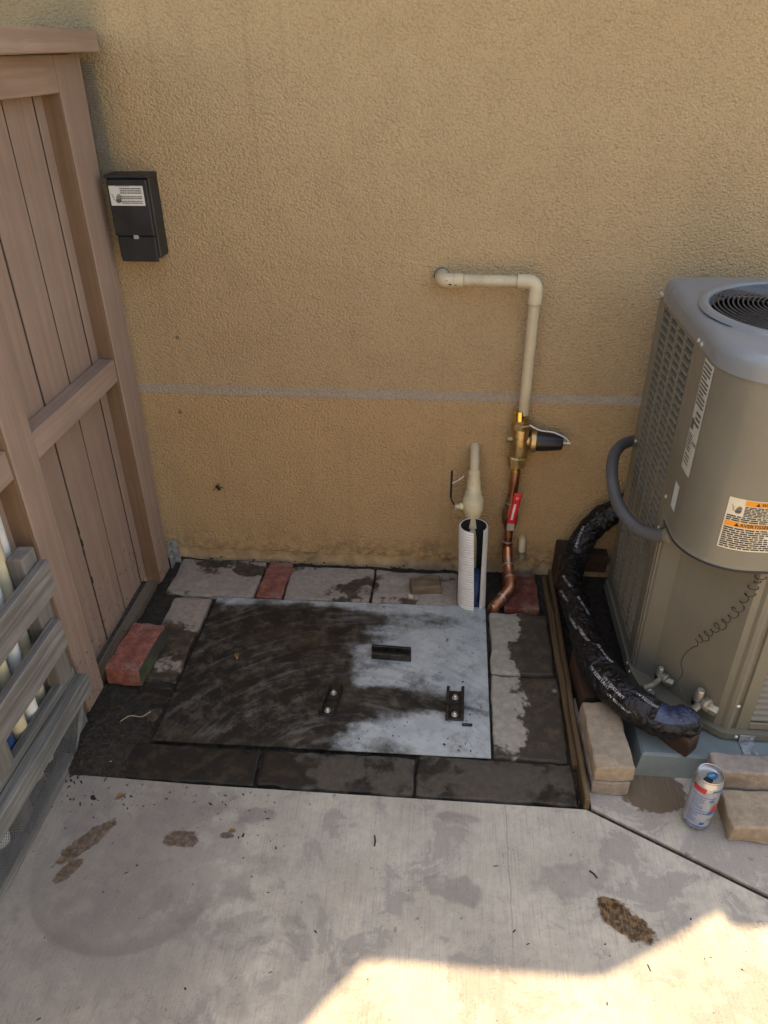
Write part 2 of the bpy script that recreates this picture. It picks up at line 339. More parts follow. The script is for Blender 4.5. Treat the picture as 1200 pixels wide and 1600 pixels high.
MT['thin_copper'] = plain('dark_copper_wire', (.06, .045, .035), .4, .6)
MT['block'] = mat_paver('tan_concrete_block', (.34, .265, .19), (.2, .15, .105), -.06, (), .1)
MT['block_g'] = mat_paver('grey_tan_block', (.30, .25, .21), (.17, .14, .12), .0, (), .1)
MT['can'] = plain('can_aluminium', (.55, .55, .56), .28, .85, .06)
MT['can_blue'] = plain('can_blue_print', (.02, .11, .33), .4, 0, .25)
MT['can_pale'] = plain('can_pale_print', (.33, .36, .41), .4, .2, .08)
MT['can_red'] = plain('can_red_print', (.45, .03, .04), .4, .0, .1)
MT['tab'] = plain('blue_tab', (.03, .20, .42), .3, .6)
MT['leaf'] = plain('dry_leaf', (.22, .12, .035), .8, 0, .4, 60)
MT['root'] = plain('pale_root', (.3, .24, .16), .9)
MT['debris'] = plain('dark_debris', (.03, .023, .017), .9, 0, .6, 80)
MT['pebble'] = plain('pale_pebble', (.42, .38, .32), .85)

# ------------------------------------------------------------------ mesh helpers
class MB:
    def __init__(s): s.v = []; s.f = []; s.sm = []; s.ang = 42
    def add(s, vs_, fs, smooth=False):
        o = len(s.v); s.v += [tuple(v) for v in vs_]
        for f in fs: s.f.append(tuple(i+o for i in f)); s.sm.append(smooth)
        return s
    def bm(s, b, smooth=False):
        b.verts.ensure_lookup_table(); b.verts.index_update()
        s.add([v.co for v in b.verts], [[v.index for v in f.verts] for f in b.faces], smooth); b.free(); return s
    def box(s, lo, hi, mat=None):
        x0, y0, z0 = lo; x1, y1, z1 = hi
        vs_ = [Vector(q) for q in ((x0,y0,z0),(x1,y0,z0),(x1,y1,z0),(x0,y1,z0),(x0,y0,z1),(x1,y0,z1),(x1,y1,z1),(x0,y1,z1))]
        if mat is not None: vs_ = [mat @ q for q in vs_]
        return s.add(vs_, [(0,3,2,1),(4,5,6,7),(0,1,5,4),(1,2,6,5),(2,3,7,6),(3,0,4,7)])
    def bbox(s, lo, hi, bev=.003, seg=2, mat=None, sub=0, jit=0., seed=0, jscale=30):
        b = bmesh.new(); bmesh.ops.create_cube(b, size=1)
        sz = [hi[i]-lo[i] for i in range(3)]; c = [(hi[i]+lo[i])/2 for i in range(3)]
        for v in b.verts: v.co = Vector([v.co[i]*sz[i] for i in range(3)])
        if bev: bmesh.ops.bevel(b, geom=list(b.edges), offset=bev, segments=seg, profile=.5, affect='EDGES')
        if sub:
            bmesh.ops.triangulate(b, faces=[f for f in b.faces if len(f.verts) > 4])
            big = max(sz)
            for _ in range(sub):
                es = [e for e in b.edges if e.calc_length() > big/9]
                if not es: break
                bmesh.ops.subdivide_edges(b, edges=es, cuts=1, use_grid_fill=True)
        if jit:
            for v in b.verts:
                q = v.co*jscale + Vector((seed*7.3, seed*3.1, seed))
                v.co += Vector((mnoise.noise(q), mnoise.noise(q+Vector((31, 0, 0))), mnoise.noise(q+Vector((0, 57, 0)))))*jit
        for v in b.verts:
            v.co += Vector(c)
            if mat is not None: v.co = mat @ v.co
        if sub: s.ang = 20
        return s.bm(b, sub > 0 or False)
    def prism(s, poly, z0, z1):
        n = len(poly); vs_ = [(x, y, z0) for x, y in poly]+[(x, y, z1) for x, y in poly]
        fs = [tuple(range(n-1, -1, -1)), tuple(range(n, 2*n))]+[(i, (i+1) % n, n+(i+1) % n, n+i) for i in range(n)]
        return s.add(vs_, fs)
    def tube(s, pts, r, seg=16, caps=True, rad=None):
        pts = [Vector(q) for q in pts]; fr = frames(pts); vs_ = []; n = len(pts)
        for i, (c, (t, a, b)) in enumerate(zip(pts, fr)):
            ri = rad[i] if rad else r
            for j in range(seg):
                th = 2*math.pi*j/seg; vs_.append(c+a*math.cos(th)*ri+b*math.sin(th)*ri)
        fs = [(i*seg+j, i*seg+(j+1) % seg, (i+1)*seg+(j+1) % seg, (i+1)*seg+j) for i in range(n-1) for j in range(seg)]
        s.add(vs_, fs, True)
        if caps: s.add(vs_[:seg], [tuple(range(seg-1, -1, -1))]); s.add(vs_[-seg:], [tuple(range(seg))])
        return s
    def lathe(s, prof, origin=(0, 0, 0), axis=(0, 0, 1), seg=24, smooth=True, caps=True):
        ax = Vector(axis).normalized(); u = ax.orthogonal().normalized(); v = ax.cross(u); o = Vector(origin); vs_ = []
        for (r_, h) in prof:
            for j in range(seg):
                th = 2*math.pi*j/seg; vs_.append(o+ax*h+(u*math.cos(th)+v*math.sin(th))*r_)
        n = len(prof)
        fs = [(i*seg+j, i*seg+(j+1) % seg, (i+1)*seg+(j+1) % seg, (i+1)*seg+j) for i in range(n-1) for j in range(seg)]
        s.add(vs_, fs, smooth)
        if caps: s.add(vs_[:seg], [tuple(range(seg-1, -1, -1))]); s.add(vs_[-seg:], [tuple(range(seg))])
        return s
    def build(s, name, mat, parent=None, origin=None):
        me = bpy.data.meshes.new(name); off = Vector((0, 0, 0))
        if parent is not None: off = world_loc(parent)
        loc = Vector(origin) if origin is not None else off
        me.from_pydata([tuple(Vector(v)-loc) for v in s.v], [], s.f)
        me.polygons.foreach_set('use_smooth', s.sm); me.update(); me.validate()
        if s.sm and any(s.sm):
            try: me.set_sharp_from_angle(angle=R(s.ang))
            except Exception: pass
        o = bpy.data.objects.new(name, me); COL.objects.link(o)
        me.materials.append(MT[mat] if isinstance(mat, str) else mat)
        o.location = loc-off
        if parent is not None: o.parent = parent
        return o
def world_loc(o):
    v = Vector((0, 0, 0))
    while o is not None: v = v+o.location; o = o.parent
    return v
def frames(pts):
    n = len(pts); T = []
    for i in range(n):
        t = pts[min(i+1, n-1)]-pts[max(i-1, 0)]; T.append(t.normalized())
    a = T[0].orthogonal().normalized(); out = []
    for i in range(n):
        a = (a-T[i]*a.dot(T[i])).normalized(); out.append((T[i], a, T[i].cross(a)))
    return out
def fillet(pts, r, seg=8):
    pts = [Vector(q) for q in pts]; out = [pts[0]]
    for i in range(1, len(pts)-1):
        a, b, c = pts[i-1], pts[i], pts[i+1]; d = min(r, (a-b).length*.49, (c-b).length*.49)
        p0 = b+(a-b).normalized()*d; p2 = b+(c-b).normalized()*d
        for j in range(seg+1):
            t = j/seg; out.append(p0*(1-t)**2+b*2*t*(1-t)+p2*t*t)
    out.append(pts[-1]); return out
def smoothpath(pts, n=8):
    pts = [Vector(q) for q in pts]; P_ = [pts[0]*2-pts[1]]+pts+[pts[-1]*2-pts[-2]]; out = []
    for i in range(1, len(P_)-2):
        for j in range(n):
            t = j/n; a, b, c, d = P_[i-1:i+3]
            out.append(.5*((2*b)+(c-a)*t+(2*a-5*b+4*c-d)*t*t+(3*b-a-3*c+d)*t**3))
    out.append(pts[-1]); return out
def thing(name, loc, label, cat, group=None):
    o = bpy.data.objects.new(name, None); COL.objects.link(o); o.location = loc; o.empty_display_size = .05
    return tag(o, label, cat, group)
def tag(o, label, cat, group=None, kind=None):
    if label: o['label'] = label
    if cat: o['category'] = cat
    if group: o['group'] = group
    o['kind'] = kind or 'thing'
    return o
def struct(o): o['kind'] = 'structure'; return o
def stuff(o): o['kind'] = 'stuff'; return o
# flat print mapped on a surface: surf(u, v, lift) -> point
def patch(mb, surf, u0, v0, u1, v1, lift=.0006, nu=1, nv=1):
    vs_ = [surf(u0+(u1-u0)*i/nu, v0+(v1-v0)*j/nv, lift) for j in range(nv+1) for i in range(nu+1)]
    fs = [(j*(nu+1)+i, j*(nu+1)+i+1, (j+1)*(nu+1)+i+1, (j+1)*(nu+1)+i) for j in range(nv) for i in range(nu)]
    return mb.add(vs_, fs)
def poly(mb, surf, pts, lift=.001):
    return mb.add([surf(u, v, lift) for u, v in pts], [tuple(range(len(pts)))])
def words(mb, surf, u0, v0, u1, v1, rows, fill=.9, h=.55, lift=.001, seed=1, wl=(.03, .12)):
    rnd = random.Random(seed); W = u1-u0; H = (v1-v0)/rows
    for i in range(rows):
        y1 = v1-i*H-H*.2; y0 = y1-H*h; x = u0; end = u0+W*(fill if i % 4 != 3 else fill*rnd.uniform(.45, .8))
        while x < end:
            wd = W*rnd.uniform(*wl); patch(mb, surf, x, y0, min(x+wd, end), y1, lift, 2 if W > .05 else 1, 1); x += wd+W*.015
def text_mesh(string, size, bold=0.):
    cu = bpy.data.curves.new('t', 'FONT'); cu.body = string; cu.size = size; cu.offset = bold; cu.resolution_u = 2
    o = bpy.data.objects.new('t', cu); COL.objects.link(o)
    me = bpy.data.meshes.new_from_object(o.evaluated_get(bpy.context.evaluated_depsgraph_get()))
    vs_ = [v.co.copy() for v in me.vertices]; fs = [tuple(q.vertices) for q in me.polygons]
    bpy.data.objects.remove(o); bpy.data.curves.remove(cu); bpy.data.meshes.remove(me)
    return vs_, fs
def text_on(mb, surf, string, u, v, size, lift=.0012, bold=0., maxu=None):
    vs_, fs = text_mesh(string, size, bold)
    return mb.add([surf(u+q.x, v+q.y, lift) for q in vs_], fs)
def hand_icon(mb, surf, u, v, s, lift=.0012):
    poly(mb, surf, [(u+.30*s, v+.05*s), (u+.62*s, v), (u+.85*s, v+.12*s), (u+.92*s, v+.45*s), (u+.30*s, v+.45*s), (u+.2*s, v+.3*s)], lift)
    for i in range(4):
        x = u+(.32+.15*i)*s; tp = v+(.78, .95, .98, .85)[i]*s
        poly(mb, surf, [(x, v+.47*s), (x+.11*s, v+.47*s), (x+.16*s, tp), (x+.06*s, tp)], lift)
    z = [(-.25, 1.0), (-.02, .8), (-.12, .68), (.08, .5), (-.08, .38), (.12, .28)]
    for a, b in zip(z, z[1:]): poly(mb, surf, [(u+a[0]*s, v+a[1]*s), (u+(a[0]+.07)*s, v+a[1]*s), (u+(b[0]+.07)*s, v+b[1]*s), (u+b[0]*s, v+b[1]*s)], lift)

# ================================================================== SETTING
g = struct(MB().add([(-60, -60, -.14), (60, -60, -.14), (60, 60, -.14), (-60, 60, -.14)], [(0, 1, 2, 3)]).build('ground', 'dirt_ground'))
pa = struct(MB().prism([(-9, -7), (9, -7), (9, -3.63), (.343, 1.103), (-.55, 1.099), (-.80, 1.103), (-9, 1.10)], -.1, 0).build('patio_slab', 'concrete'))
pb = struct(MB().prism([(.356, 1.108), (9, -3.615), (9, 1.44), (.356, 1.44)], -.1, 0.001).build('equipment_slab', 'concrete2'))
jt = struct(MB().add([(.34, 1.098, -.006), (9, -3.64, -.006), (9, -3.60, -.006), (.36, 1.112, -.006)], [(0, 1, 2, 3)]).build('slab_joint', MT['soil']))
# soil bed of the pit and beside the pad
def soil_h(x, y):
    h = -.013+.006*mnoise.noise(Vector((x*14, y*14, 0)))+.006*mnoise.noise(Vector((x*45, y*45, 3)))
    d = math.hypot((x+.83)/.115, (y-1.17)/.16); h += .026*max(0, 1-d*d*.8)
    h += .008*math.exp(-((x+.86)/.05)**2)
    return h
b = MB(); nx, ny = 150, 105
vs_ = []
for j in range(ny+1):
    for i in range(nx+1):
        x = -1.0+1.36*i/nx; y = 1.06+.96*j/ny; vs_.append((x, y, soil_h(x, y) if y > 1.104 else min(soil_h(x, y), -.02)))
fs = [(j*(nx+1)+i, j*(nx+1)+i+1, (j+1)*(nx+1)+i+1, (j+1)*(nx+1)+i) for j in range(ny) for i in range(nx)]
struct(b.add(vs_, fs, True).build('soil_bed', 'soil'))
struct(MB().box((.355, 1.44, -.09), (2.2, 2.0, -.012)).build('soil_strip', 'soil'))

# ---- house wall
W0, W1 = -3.2, 3.6
wall = thing('house_wall', (.2, 2.0, 0), 'tan stucco house wall with a horizontal joint behind the pipes', 'wall')
MB().box((W0, 2.0, .612), (W1, 2.22, 2.75)).build('stucco_panel', 'stucco', wall)
prof = [(2.05, .6135), (1.9995, .6135), (1.9965, .6115), (1.9945, .607), (1.9905, .600), (1.987, .5965), (1.9846, .592), (1.9846, .5895), (2.05, .5895)]
b = MB(); n_ = len(prof); b.add([(W0, y, z) for y, z in prof]+[(W1, y, z) for y, z in prof], [(i, n_+i, n_+i+1, i+1) for i in range(n_-1)], True); b.build('control_joint', 'stucco_joint', wall)
b = MB(); b.box((W0, 1.985, .045), (W1, 2.2, .590)); b.build('stucco_panel', 'stucco_low', wall)
MB().box((W0, 1.996, -.12), (W1, 2.2, .045)).build('footing', 'found', wall)
# roof edge over the wall: its outline throws the shade on the slab
E_SH = 2.64/math.tan(SUN_EL)
out = [(-3.4, .50), (-.33, .50), (-.202, .625), (-.164, .675), (-.125, .725), (-.107, .741), (.298, .741), (.34, .752), (.398, .783), (.572, .889), (.585, .862), (.655, .864), (3.8, .86)]
poly_r = [(x, y+E_SH) for x, y in out]+[(3.8, 3.6), (-3.4, 3.6)]
MB().prism(poly_r, 2.5, 2.64).build('roof_eave', 'roof', wall)
yw_ = thing('bounce_yard_wall', (0, -1.7, 0), 'unseen cream yard wall added across the side yard for bounce light', 'wall')  # unseen wall added behind the camera to bounce sunlight onto the house
MB().bbox((-6, -1.9, 0.002), (6, -1.7, 2.0), .01, 2).build('wall_body', 'yard', yw_); MB().bbox((-6.02, -1.93, 2.002), (6.02, -1.67, 2.07), .01, 2).build('coping', 'yard', yw_)
# small holes and marks on the wall
def wall_plug(x, z, r_, label):
    r_ *= .8
    o = MB().lathe([(r_*1.5, 0), (r_*1.3, .0025), (r_, .0015), (r_*.6, .0005)], (x, 2.001 if z > .6 else 1.986, z), (0, -1, 0), 12).build('wall_anchor', 'bellcap'); tag(o, label, 'anchor')
wall_plug(-.766, .755, .0045, 'small dark screw hole in the stucco above the joint')
wall_plug(-.787, .532, .0045, 'small dark screw hole in the stucco just below the joint')
b = MB(); c0 = Vector((-.703, 1.983, .28)); rnd = random.Random(3)
for i in range(6):
    a = i*1.3+.3+rnd.uniform(-.5, .5); ll = rnd.uniform(.4, 1.1); e = c0+Vector((math.cos(a)*.02*ll, -.004, math.sin(a)*.02*ll)); b.tube(smoothpath([c0, (c0+e)/2+Vector((0, -.007, .004)), e], 3), .0011, 5)
b.tube([c0+Vector((-.006, -.002, .006)), c0+Vector((.005, -.004, -.008))], .005, 8)
tag(b.build('wire_tuft', 'debris'), 'little tangle of dark wire sticking out of the lower stucco', 'wire')
# ---- wire mesh strips
def mesh_sheet(mb, o, u, v, nu, nv, r_=.0005):
    o, u, v = Vector(o), Vector(u), Vector(v); n_ = u.cross(v).normalized()*r_
    for i in range(nu+1):
        q = o+u*i/nu; d = u.normalized()*r_
        mb.add([q-d, q+d, q+d+v, q-d+v], [(0, 1, 2, 3)]); mb.add([q-n_, q+n_, q+n_+v, q-n_+v], [(0, 1, 2, 3)])
    for j in range(nv+1):
        q = o+v*j/nv; d = v.normalized()*r_
        mb.add([q-d, q+d, q+d+u, q-d+u], [(0, 1, 2, 3)]); mb.add([q-n_, q+n_, q+n_+u, q-n_+u], [(0, 1, 2, 3)])
b = MB(); mesh_sheet(b, (-.905, 1.988, 1.17), (.047, 0, 0), (-.004, 0, .25), 9, 46, .0007)
tag(b.build('wire_mesh_strip', 'wire'), 'narrow strip of wire mesh between fence post and wall above the black box', 'wire mesh', kind=None)

# ================================================================== FENCE
FX, BX = -.885, -.93
fence = thing('wooden_fence', (-.92, 1.4, 0), 'tall mauve painted board fence with posts, rails and cap at left', 'fence')
def fbox(name, lo, hi, mat='fence', bev=.003, jit=.0008, seed=0, parent=fence, sub=2):
    return MB().bbox(lo, hi, bev, 2, None, sub, jit, seed, 12).build(name, mat, parent, [(lo[i]+hi[i])/2 for i in range(3)])
fbox('post', (-.975, 1.846, 0), (FX, 1.926, 1.44), seed=1)
fbox('post', (-.975, 1.292, 0), (FX, 1.386, 1.44), seed=2)
fbox('post', (-.975, .30, 0), (FX, .39, 1.44), seed=3)
# filler strip beside the wall post, tapering down
b = MB(); b.add([(FX-.004, 1.9265, 0), (FX-.004, 1.930, 0), (FX-.004, 1.984, 1.44), (FX-.004, 1.9265, 1.44), (-.96, 1.9265, 0), (-.96, 1.930, 0), (-.96, 1.984, 1.44), (-.96, 1.9265, 1.44)],
    [(0, 1, 2, 3), (7, 6, 5, 4), (1, 5, 6, 2), (3, 2, 6, 7), (0, 3, 7, 4)]); b.build('filler_strip', 'fence', fence, (-.92, 1.93, .7))
ys = [1.8445+.10-.0]  # board joints measured on the photograph
edges = [1.398, 1.535, 1.668, 1.80, 1.93]
for i in range(4):
    fbox('board', (BX-.018+.001*(i % 2), edges[i]+.0042, .03), (BX+.0012*(i % 2), edges[i+1]-.0042, 1.44), seed=10+i, bev=.0015)
fbox('board', (BX-.018, 1.262, .03), (BX-.002, 1.3955, 1.44), seed=20, bev=.0015)
for i in range(7):
    fbox('board', (-.985, 1.26-.133*(i+1)+.004, .03), (-.967, 1.26-.133*i-.004, 1.44), seed=30+i, bev=.0015)
for y_ in edges[1:4]: MB().box((BX-.024, y_-.0040, .03), (BX-.0018, y_+.0040, 1.44)).build('gap_shade_strip', 'gasket_and_gap_shade', fence)  # near-black strips fill the board gaps, standing in for their shade
for i in range(1, 7): MB().box((-.99, 1.26-.133*i-.0038, .03), (-.9688, 1.26-.133*i+.0038, 1.44)).build('gap_shade_strip', 'gasket_and_gap_shade', fence)
fbox('post_facing', (BX+.001, 1.838, .0), (FX-.003, 1.8455, 1.3655), 'post_facing', .001, .0004, 41)  # thin brown strip over the near face of each post
fbox('post_facing', (-.966, 1.2835, .0), (FX-.003, 1.2912, 1.3655), 'post_facing', .001, .0004, 42)
fbox('rail', (BX+.002, 1.388, .686), (FX-.002, 1.8375, .748), 'fence_y', .003, .0015, 5)
fbox('rail', (-.966, .392, .692), (FX-.002, 1.283, .760), 'fence_y', .003, .0015, 6)
fbox('rail', (BX+.002, 1.388, 1.366), (FX-.001, 1.8445, 1.44), 'fence_y', .003, .001, 7)
fbox('rail', (-.966, .392, 1.366), (FX-.001, 1.2905, 1.44), 'fence_y', .003, .001, 8)
fbox('top_cap', (-1.01, .2, 1.4425), (-.832, 1.975, 1.487), 'fence_y', .003, .001, 9)
fbox('kick_board', (BX+.002, 1.40, -.03), (-.898, 1.846, .014), 'kick', .004, .003, 11)
# rusted nail heads and knots on the boards
for (y, z) in ((1.534, .40), (1.536, .36), (1.531, .33), (1.536, .24)):
    MB().bbox((BX-.001, y-.003, z-.010), (BX+.0022, y+.003, z+.010), .0006, 1).build('split', 'debris', fence)
br_ = thing('post_bracket', (-.865, 1.945, 0), 'small corroded galvanised bracket at the foot of the corner fence post', 'bracket')
MB().bbox((-.884, 1.932, -.02), (-.8805, 1.968, .085), .001, 1).build('flange', 'galv', br_)
MB().bbox((-.88, 1.964, -.02), (-.862, 1.9675, .08), .001, 1, None, 2, .003, 4).build('back_plate', 'galv', br_)
for z in (.03, .06): MB().lathe([(.005, 0), (.005, .003), (.002, .005)], (-.8805, 1.945, z), (1, 0, 0), 8).build('bolt_head', 'bolt', br_)

# ================================================================== PIPE RACK
rack = thing('pipe_rack', (-.86, 1.05, 0), 'low weathered grey slatted rack with wire mesh against the fence', 'rack')
def slat(z0, z1, y0, y1, x0, x1, mat, seed, tilt=0, name='slat'):
    c = Vector(((x0+x1)/2, (y0+y1)/2, (z0+z1)/2)); mt_ = Matrix.Translation(c) @ Matrix.Rotation(R(tilt), 4, 'X') @ Matrix.Translation(-c)
    return MB().bbox((x0, y0, z0), (x1, y1, z1), .0022, 1, mt_, 5, .0036, seed, 11).build(name, mat, rack, c)
slat(.428, .512, .55, 1.255, -.866, -.846, 'grey_wood', 1, 0)
slat(.285, .362, .55, 1.235, -.866, -.844, 'grey_wood', 2, .5)
slat(.128, .176, .55, 1.262, -.866, -.836, 'green_wood', 3, -.6)
slat(.130, .192, .55, 1.258, -.892, -.868, 'green_wood', 4, 0)
slat(-.001, .030, .40, 1.14, -.880, -.852, 'grey_wood', 5, 0, 'base_board')
for i, (y, zt) in enumerate(((1.226, .548), (.955, .50), (.70, .5))):
    MB().bbox((-.905, y-.028, .0), (-.868, y+.028, zt), .004, 2, None, 3, .003, 9+i, 9).build('upright', 'upright', rack, (-.887, y, zt/2))
b = MB(); mesh_sheet(b, (-.848, .55, .03), (0, .60, 0), (.006, .03, .10), 95, 16, .0006)
mesh_sheet(b, (-.848, 1.15, .03), (-.006, .06, .03), (.008, .03, .07), 10, 11, .0006)
b.build('wire_mesh', 'wire', rack)
def leaning(name, x, y, dx_, dy_, z1, r_, mat, label, seg=16, hollow=True):
    t = thing(name, (x, y, 0), label, 'pipe', 'plastic pipes stored in the rack')
    a = Vector((x, y, .035)); e = Vector((x+dx_, y+dy_, z1))
    MB().tube([a, (a+e)/2, e], r_, seg, False).build('pipe_wall', mat, t)
    d = (e-a).normalized(); MB().tube([e-d*.03, e-d*.0015], r_*.88, seg, True).build('bore', 'black', t)
leaning('stored_pipe', -.938, 1.226, .0, .022, .86, .020, 'pvc_white', 'tall white pipe behind the grey upright at the right end of the rack')
leaning('stored_pipe', -.925, 1.178, .0, .035, .80, .0185, 'pvc_stain', 'yellow stained pipe left of the grey upright, reaching above the top slat')
leaning('stored_pipe', -.942, 1.145, .0, .045, .84, .018, 'pvc_blue', 'pale bluish pipe left of the yellow stained one')
leaning('stored_pipe', -.905, 1.115, -.003, .03, .72, .0165, 'pvc_white', 'white pipe in the middle of the rack, nearest the slats')
leaning('stored_pipe', -.907, 1.066, .0, .02, .70, .0185, 'pvc_stain', 'yellowed pipe behind the two upper slats of the rack')
leaning('stored_pipe', -.940, 1.085, .0, .02, .70, .017, 'pvc_blue', 'pale blue pipe at the back of the rack')
leaning('stored_pipe', -.905, .90, .0, .0, .62, .024, 'pvc_white', 'wide white pipe at the left edge of the picture')
b = MB().bbox((-.950, .985, .04), (-.900, 1.04, .43), .008, 2, None, 3, .010, 5, 14); tag(b.build('plastic_bundle', 'blue_tarp'), 'crumpled blue plastic stuffed between the pipes in the rack', 'plastic')

# ================================================================== PIT: PAVERS, BRICKS, LID
GAP = .003
MT['pv_back'] = mat_paver('paver_back', (.33, .28, .235), bias=-.03, blobs=((-.62, 1.93, .06, .03, 0, .2), (-.72, 1.96, .10, .02, 0, .16), (-.25, 1.86, .06, .05, 0, .2), (-.14, 1.80, .07, .02, 0, .14), (-.28, 1.80, .05, .02, 0, .1)), brown=.6)
MT['pv_left'] = mat_paver('paver_left', (.35, .285, .235), bias=-.06, blobs=((-.74, 1.50, .09, .13, 0, .22), (-.80, 1.60, .05, .1, 0, .15)), brown=.9)
MT['pv_right'] = mat_paver('paver_right', (.37, .335, .27), bias=-.04, blobs=((.30, 1.45, .075, .5, 0, .3), (.23, 1.60, .05, .05, 0, .16), (.19, 1.25, .05, .03, 0, .12)), brown=.5)
MT['pv_front'] = mat_paver('paver_front', (.085, .070, .055), (.010, .0078, .006), .07, ((-.58, 1.16, .26, .09, 0, .25), (.14, 1.16, .06, .05, 0, -.10), (-.23, 1.16, .1, .04, 0, -.06)), brown=.25)
MT['pv_dirt'] = mat_paver('paver_buried', (.10, .078, .056), (.012, .0095, .007), .10, (), brown=.5)
pg = 'paving slabs around the steel lid'
def paver(x0, x1, y0, y1, mat, label, zt=0., seed=0, rot=0, th=.045):
    c = Vector(((x0+x1)/2, (y0+y1)/2, zt-th)); mt_ = Matrix.Translation(c) @ Matrix.Rotation(R(rot), 4, 'Z') @ Matrix.Rotation(R(random.uniform(-.5, .5)), 4, 'Y') @ Matrix.Translation(-c)
    zt += ((seed*37) % 7-3)*.0008
    o = MB().bbox((x0, y0, zt-th), (x1, y1, zt), .006, 2, mt_, 4, .0052, seed, 26).build('paving_slab', mat, None, c)
    return tag(o, label, 'paver', pg)
paver(-.858, -.574, 1.792, 1.978, 'pv_back', 'paving slab in the corner between fence post and upright red brick', .002, 1, -1)
paver(-.482, -.213, 1.790, 1.965, 'pv_back', 'back paving slab right of the narrow red brick', .0, 2, .5)
paver(-.207, .058, 1.792, 1.958, 'pv_back', 'back paving slab carrying the cut wood chunk', .003, 3)
paver(-.822, -.702, 1.424, 1.782, 'pv_left', 'long paving slab left of the lid, under the mossy brick', .0, 4, 0)
paver(-.868, -.704, 1.222, 1.412, 'pv_dirt', 'dirt covered slab in front of the mossy brick', -.014, 5, 2)
paver(.149, .318, 1.520, 1.776, 'pv_right', 'slab right of the lid nearest the copper elbow', .001, 6)
paver(.146, .322, 1.234, 1.513, 'pv_right', 'slab right of the lid nearest the front corner', -.001, 7)
paver(-.786, -.416, 1.108, 1.213, 'pv_front', 'blackened front slab at the left end of the row', -.003, 8)
paver(-.410, -.043, 1.110, 1.217, 'pv_front', 'blackened front slab in the middle of the row', -.003, 9)
paver(-.037, .326, 1.110, 1.227, 'pv_front', 'blackened front slab at the right end of the row', -.004, 10)
MT['brick_a'] = mat_brick('red_brick', (.27, .10, .075)); MT['brick_m'] = mat_brick('mossy_brick', (.30, .105, .078), True); MT['brick_d'] = mat_brick('dark_red_brick', (.16, .05, .035))
def brick(x0, x1, y0, y1, z0, z1, mat, label, seed, rot=0):
    c = Vector(((x0+x1)/2, (y0+y1)/2, z0)); mt_ = Matrix.Translation(c) @ Matrix.Rotation(R(rot), 4, 'Z') @ Matrix.Translation(-c)
    return tag(MB().bbox((x0, y0, z0), (x1, y1, z1), .004, 2, mt_, 4, .004, seed, 30).build('brick', mat, None, c), label, 'brick')
brick(-.566, -.486, 1.790, 1.975, -.05, .006, 'brick_a', 'narrow red brick set between two back paving slabs', 1, -2)
brick(-.872, -.776, 1.392, 1.578, .003, .060, 'brick_m', 'loose red brick with mossy green side beside the fence', 2, -3)
brick(.196, .300, 1.786, 1.965, -.045, .014, 'brick_d', 'dark red brick behind the copper elbow', 3, 0)
# form boards on the right of the pit
for (x0, x1, y0, y1, z1, lab, rot) in ((.324, .339, 1.22, 1.965, .008, 'brown form board lying along the right edge of the paving', .3), (.341, .353, 1.106, 1.965, .030, 'thin brown edge board between the paving and the stacked blocks', -.2)):
    c = Vector((x0, y1, 0)); mt_ = Matrix.Translation(c) @ Matrix.Rotation(R(rot), 4, 'Z') @ Matrix.Translation(-c)
    tag(MB().bbox((x0, y0, -.08), (x1, y1, z1), .002, 1, mt_, 4, .004, 3+x0*100, 8).build('form_board', 'form_wood', None, c), lab, 'board')
# wood chunk and pebble
c = Vector((-.045, 1.865, .003)); mt_ = Matrix.Translation(c) @ Matrix.Rotation(R(10), 4, 'Z') @ Matrix.Translation(-c)
tag(MB().bbox((-.092, 1.838, .004), (.002, 1.895, .036), .005, 2, mt_, 4, .006, 4, 25).build('wood_chunk', 'chunk', None, c), 'short cut wood chunk lying on the back paving slab', 'wood')
tag(MB().bbox((-.098, 1.815, .003), (-.080, 1.83, .017), .004, 2, None, 2, .004, 6, 60).build('pebble', 'pebble'), 'pale pebble in front of the wood chunk', 'pebble')
# steel lid
lid = thing('steel_lid', (-.27, 1.5, 0), 'grimy galvanised sheet steel lid with three brackets set in the paving', 'lid')
b = MB(); nx, ny = 40, 28; top = []
for j in range(ny+1):
    for i in range(nx+1):
        u = i/nx; v = j/ny; x = -.689+(.006*v)+u*(.826-.004*v); y = 1.216+.010*u*1+v*(.562+.006*u)
        top.append((x, y, .005+.0022*mnoise.noise(Vector((u*3, v*2.4, 1)))-.002*(1-u)*(1-v)))
fs = [(j*(nx+1)+i, j*(nx+1)+i+1, (j+1)*(nx+1)+i+1, (j+1)*(nx+1)+i) for j in range(ny) for i in range(nx)]
rim = [i for i in range(nx+1)]+[(j)*(nx+1)+nx for j in range(1, ny+1)]+[ny*(nx+1)+i for i in range(nx-1, -1, -1)]+[j*(nx+1) for j in range(ny-1, 0, -1)]
b.add(top, fs, True); nr = len(rim)
b.add([top[i] for i in rim]+[(top[i][0], top[i][1], top[i][2]-.003) for i in rim], [(i, nr+i, nr+(i+1) % nr, (i+1) % nr) for i in range(nr)])
b.build('sheet', 'lid', lid)
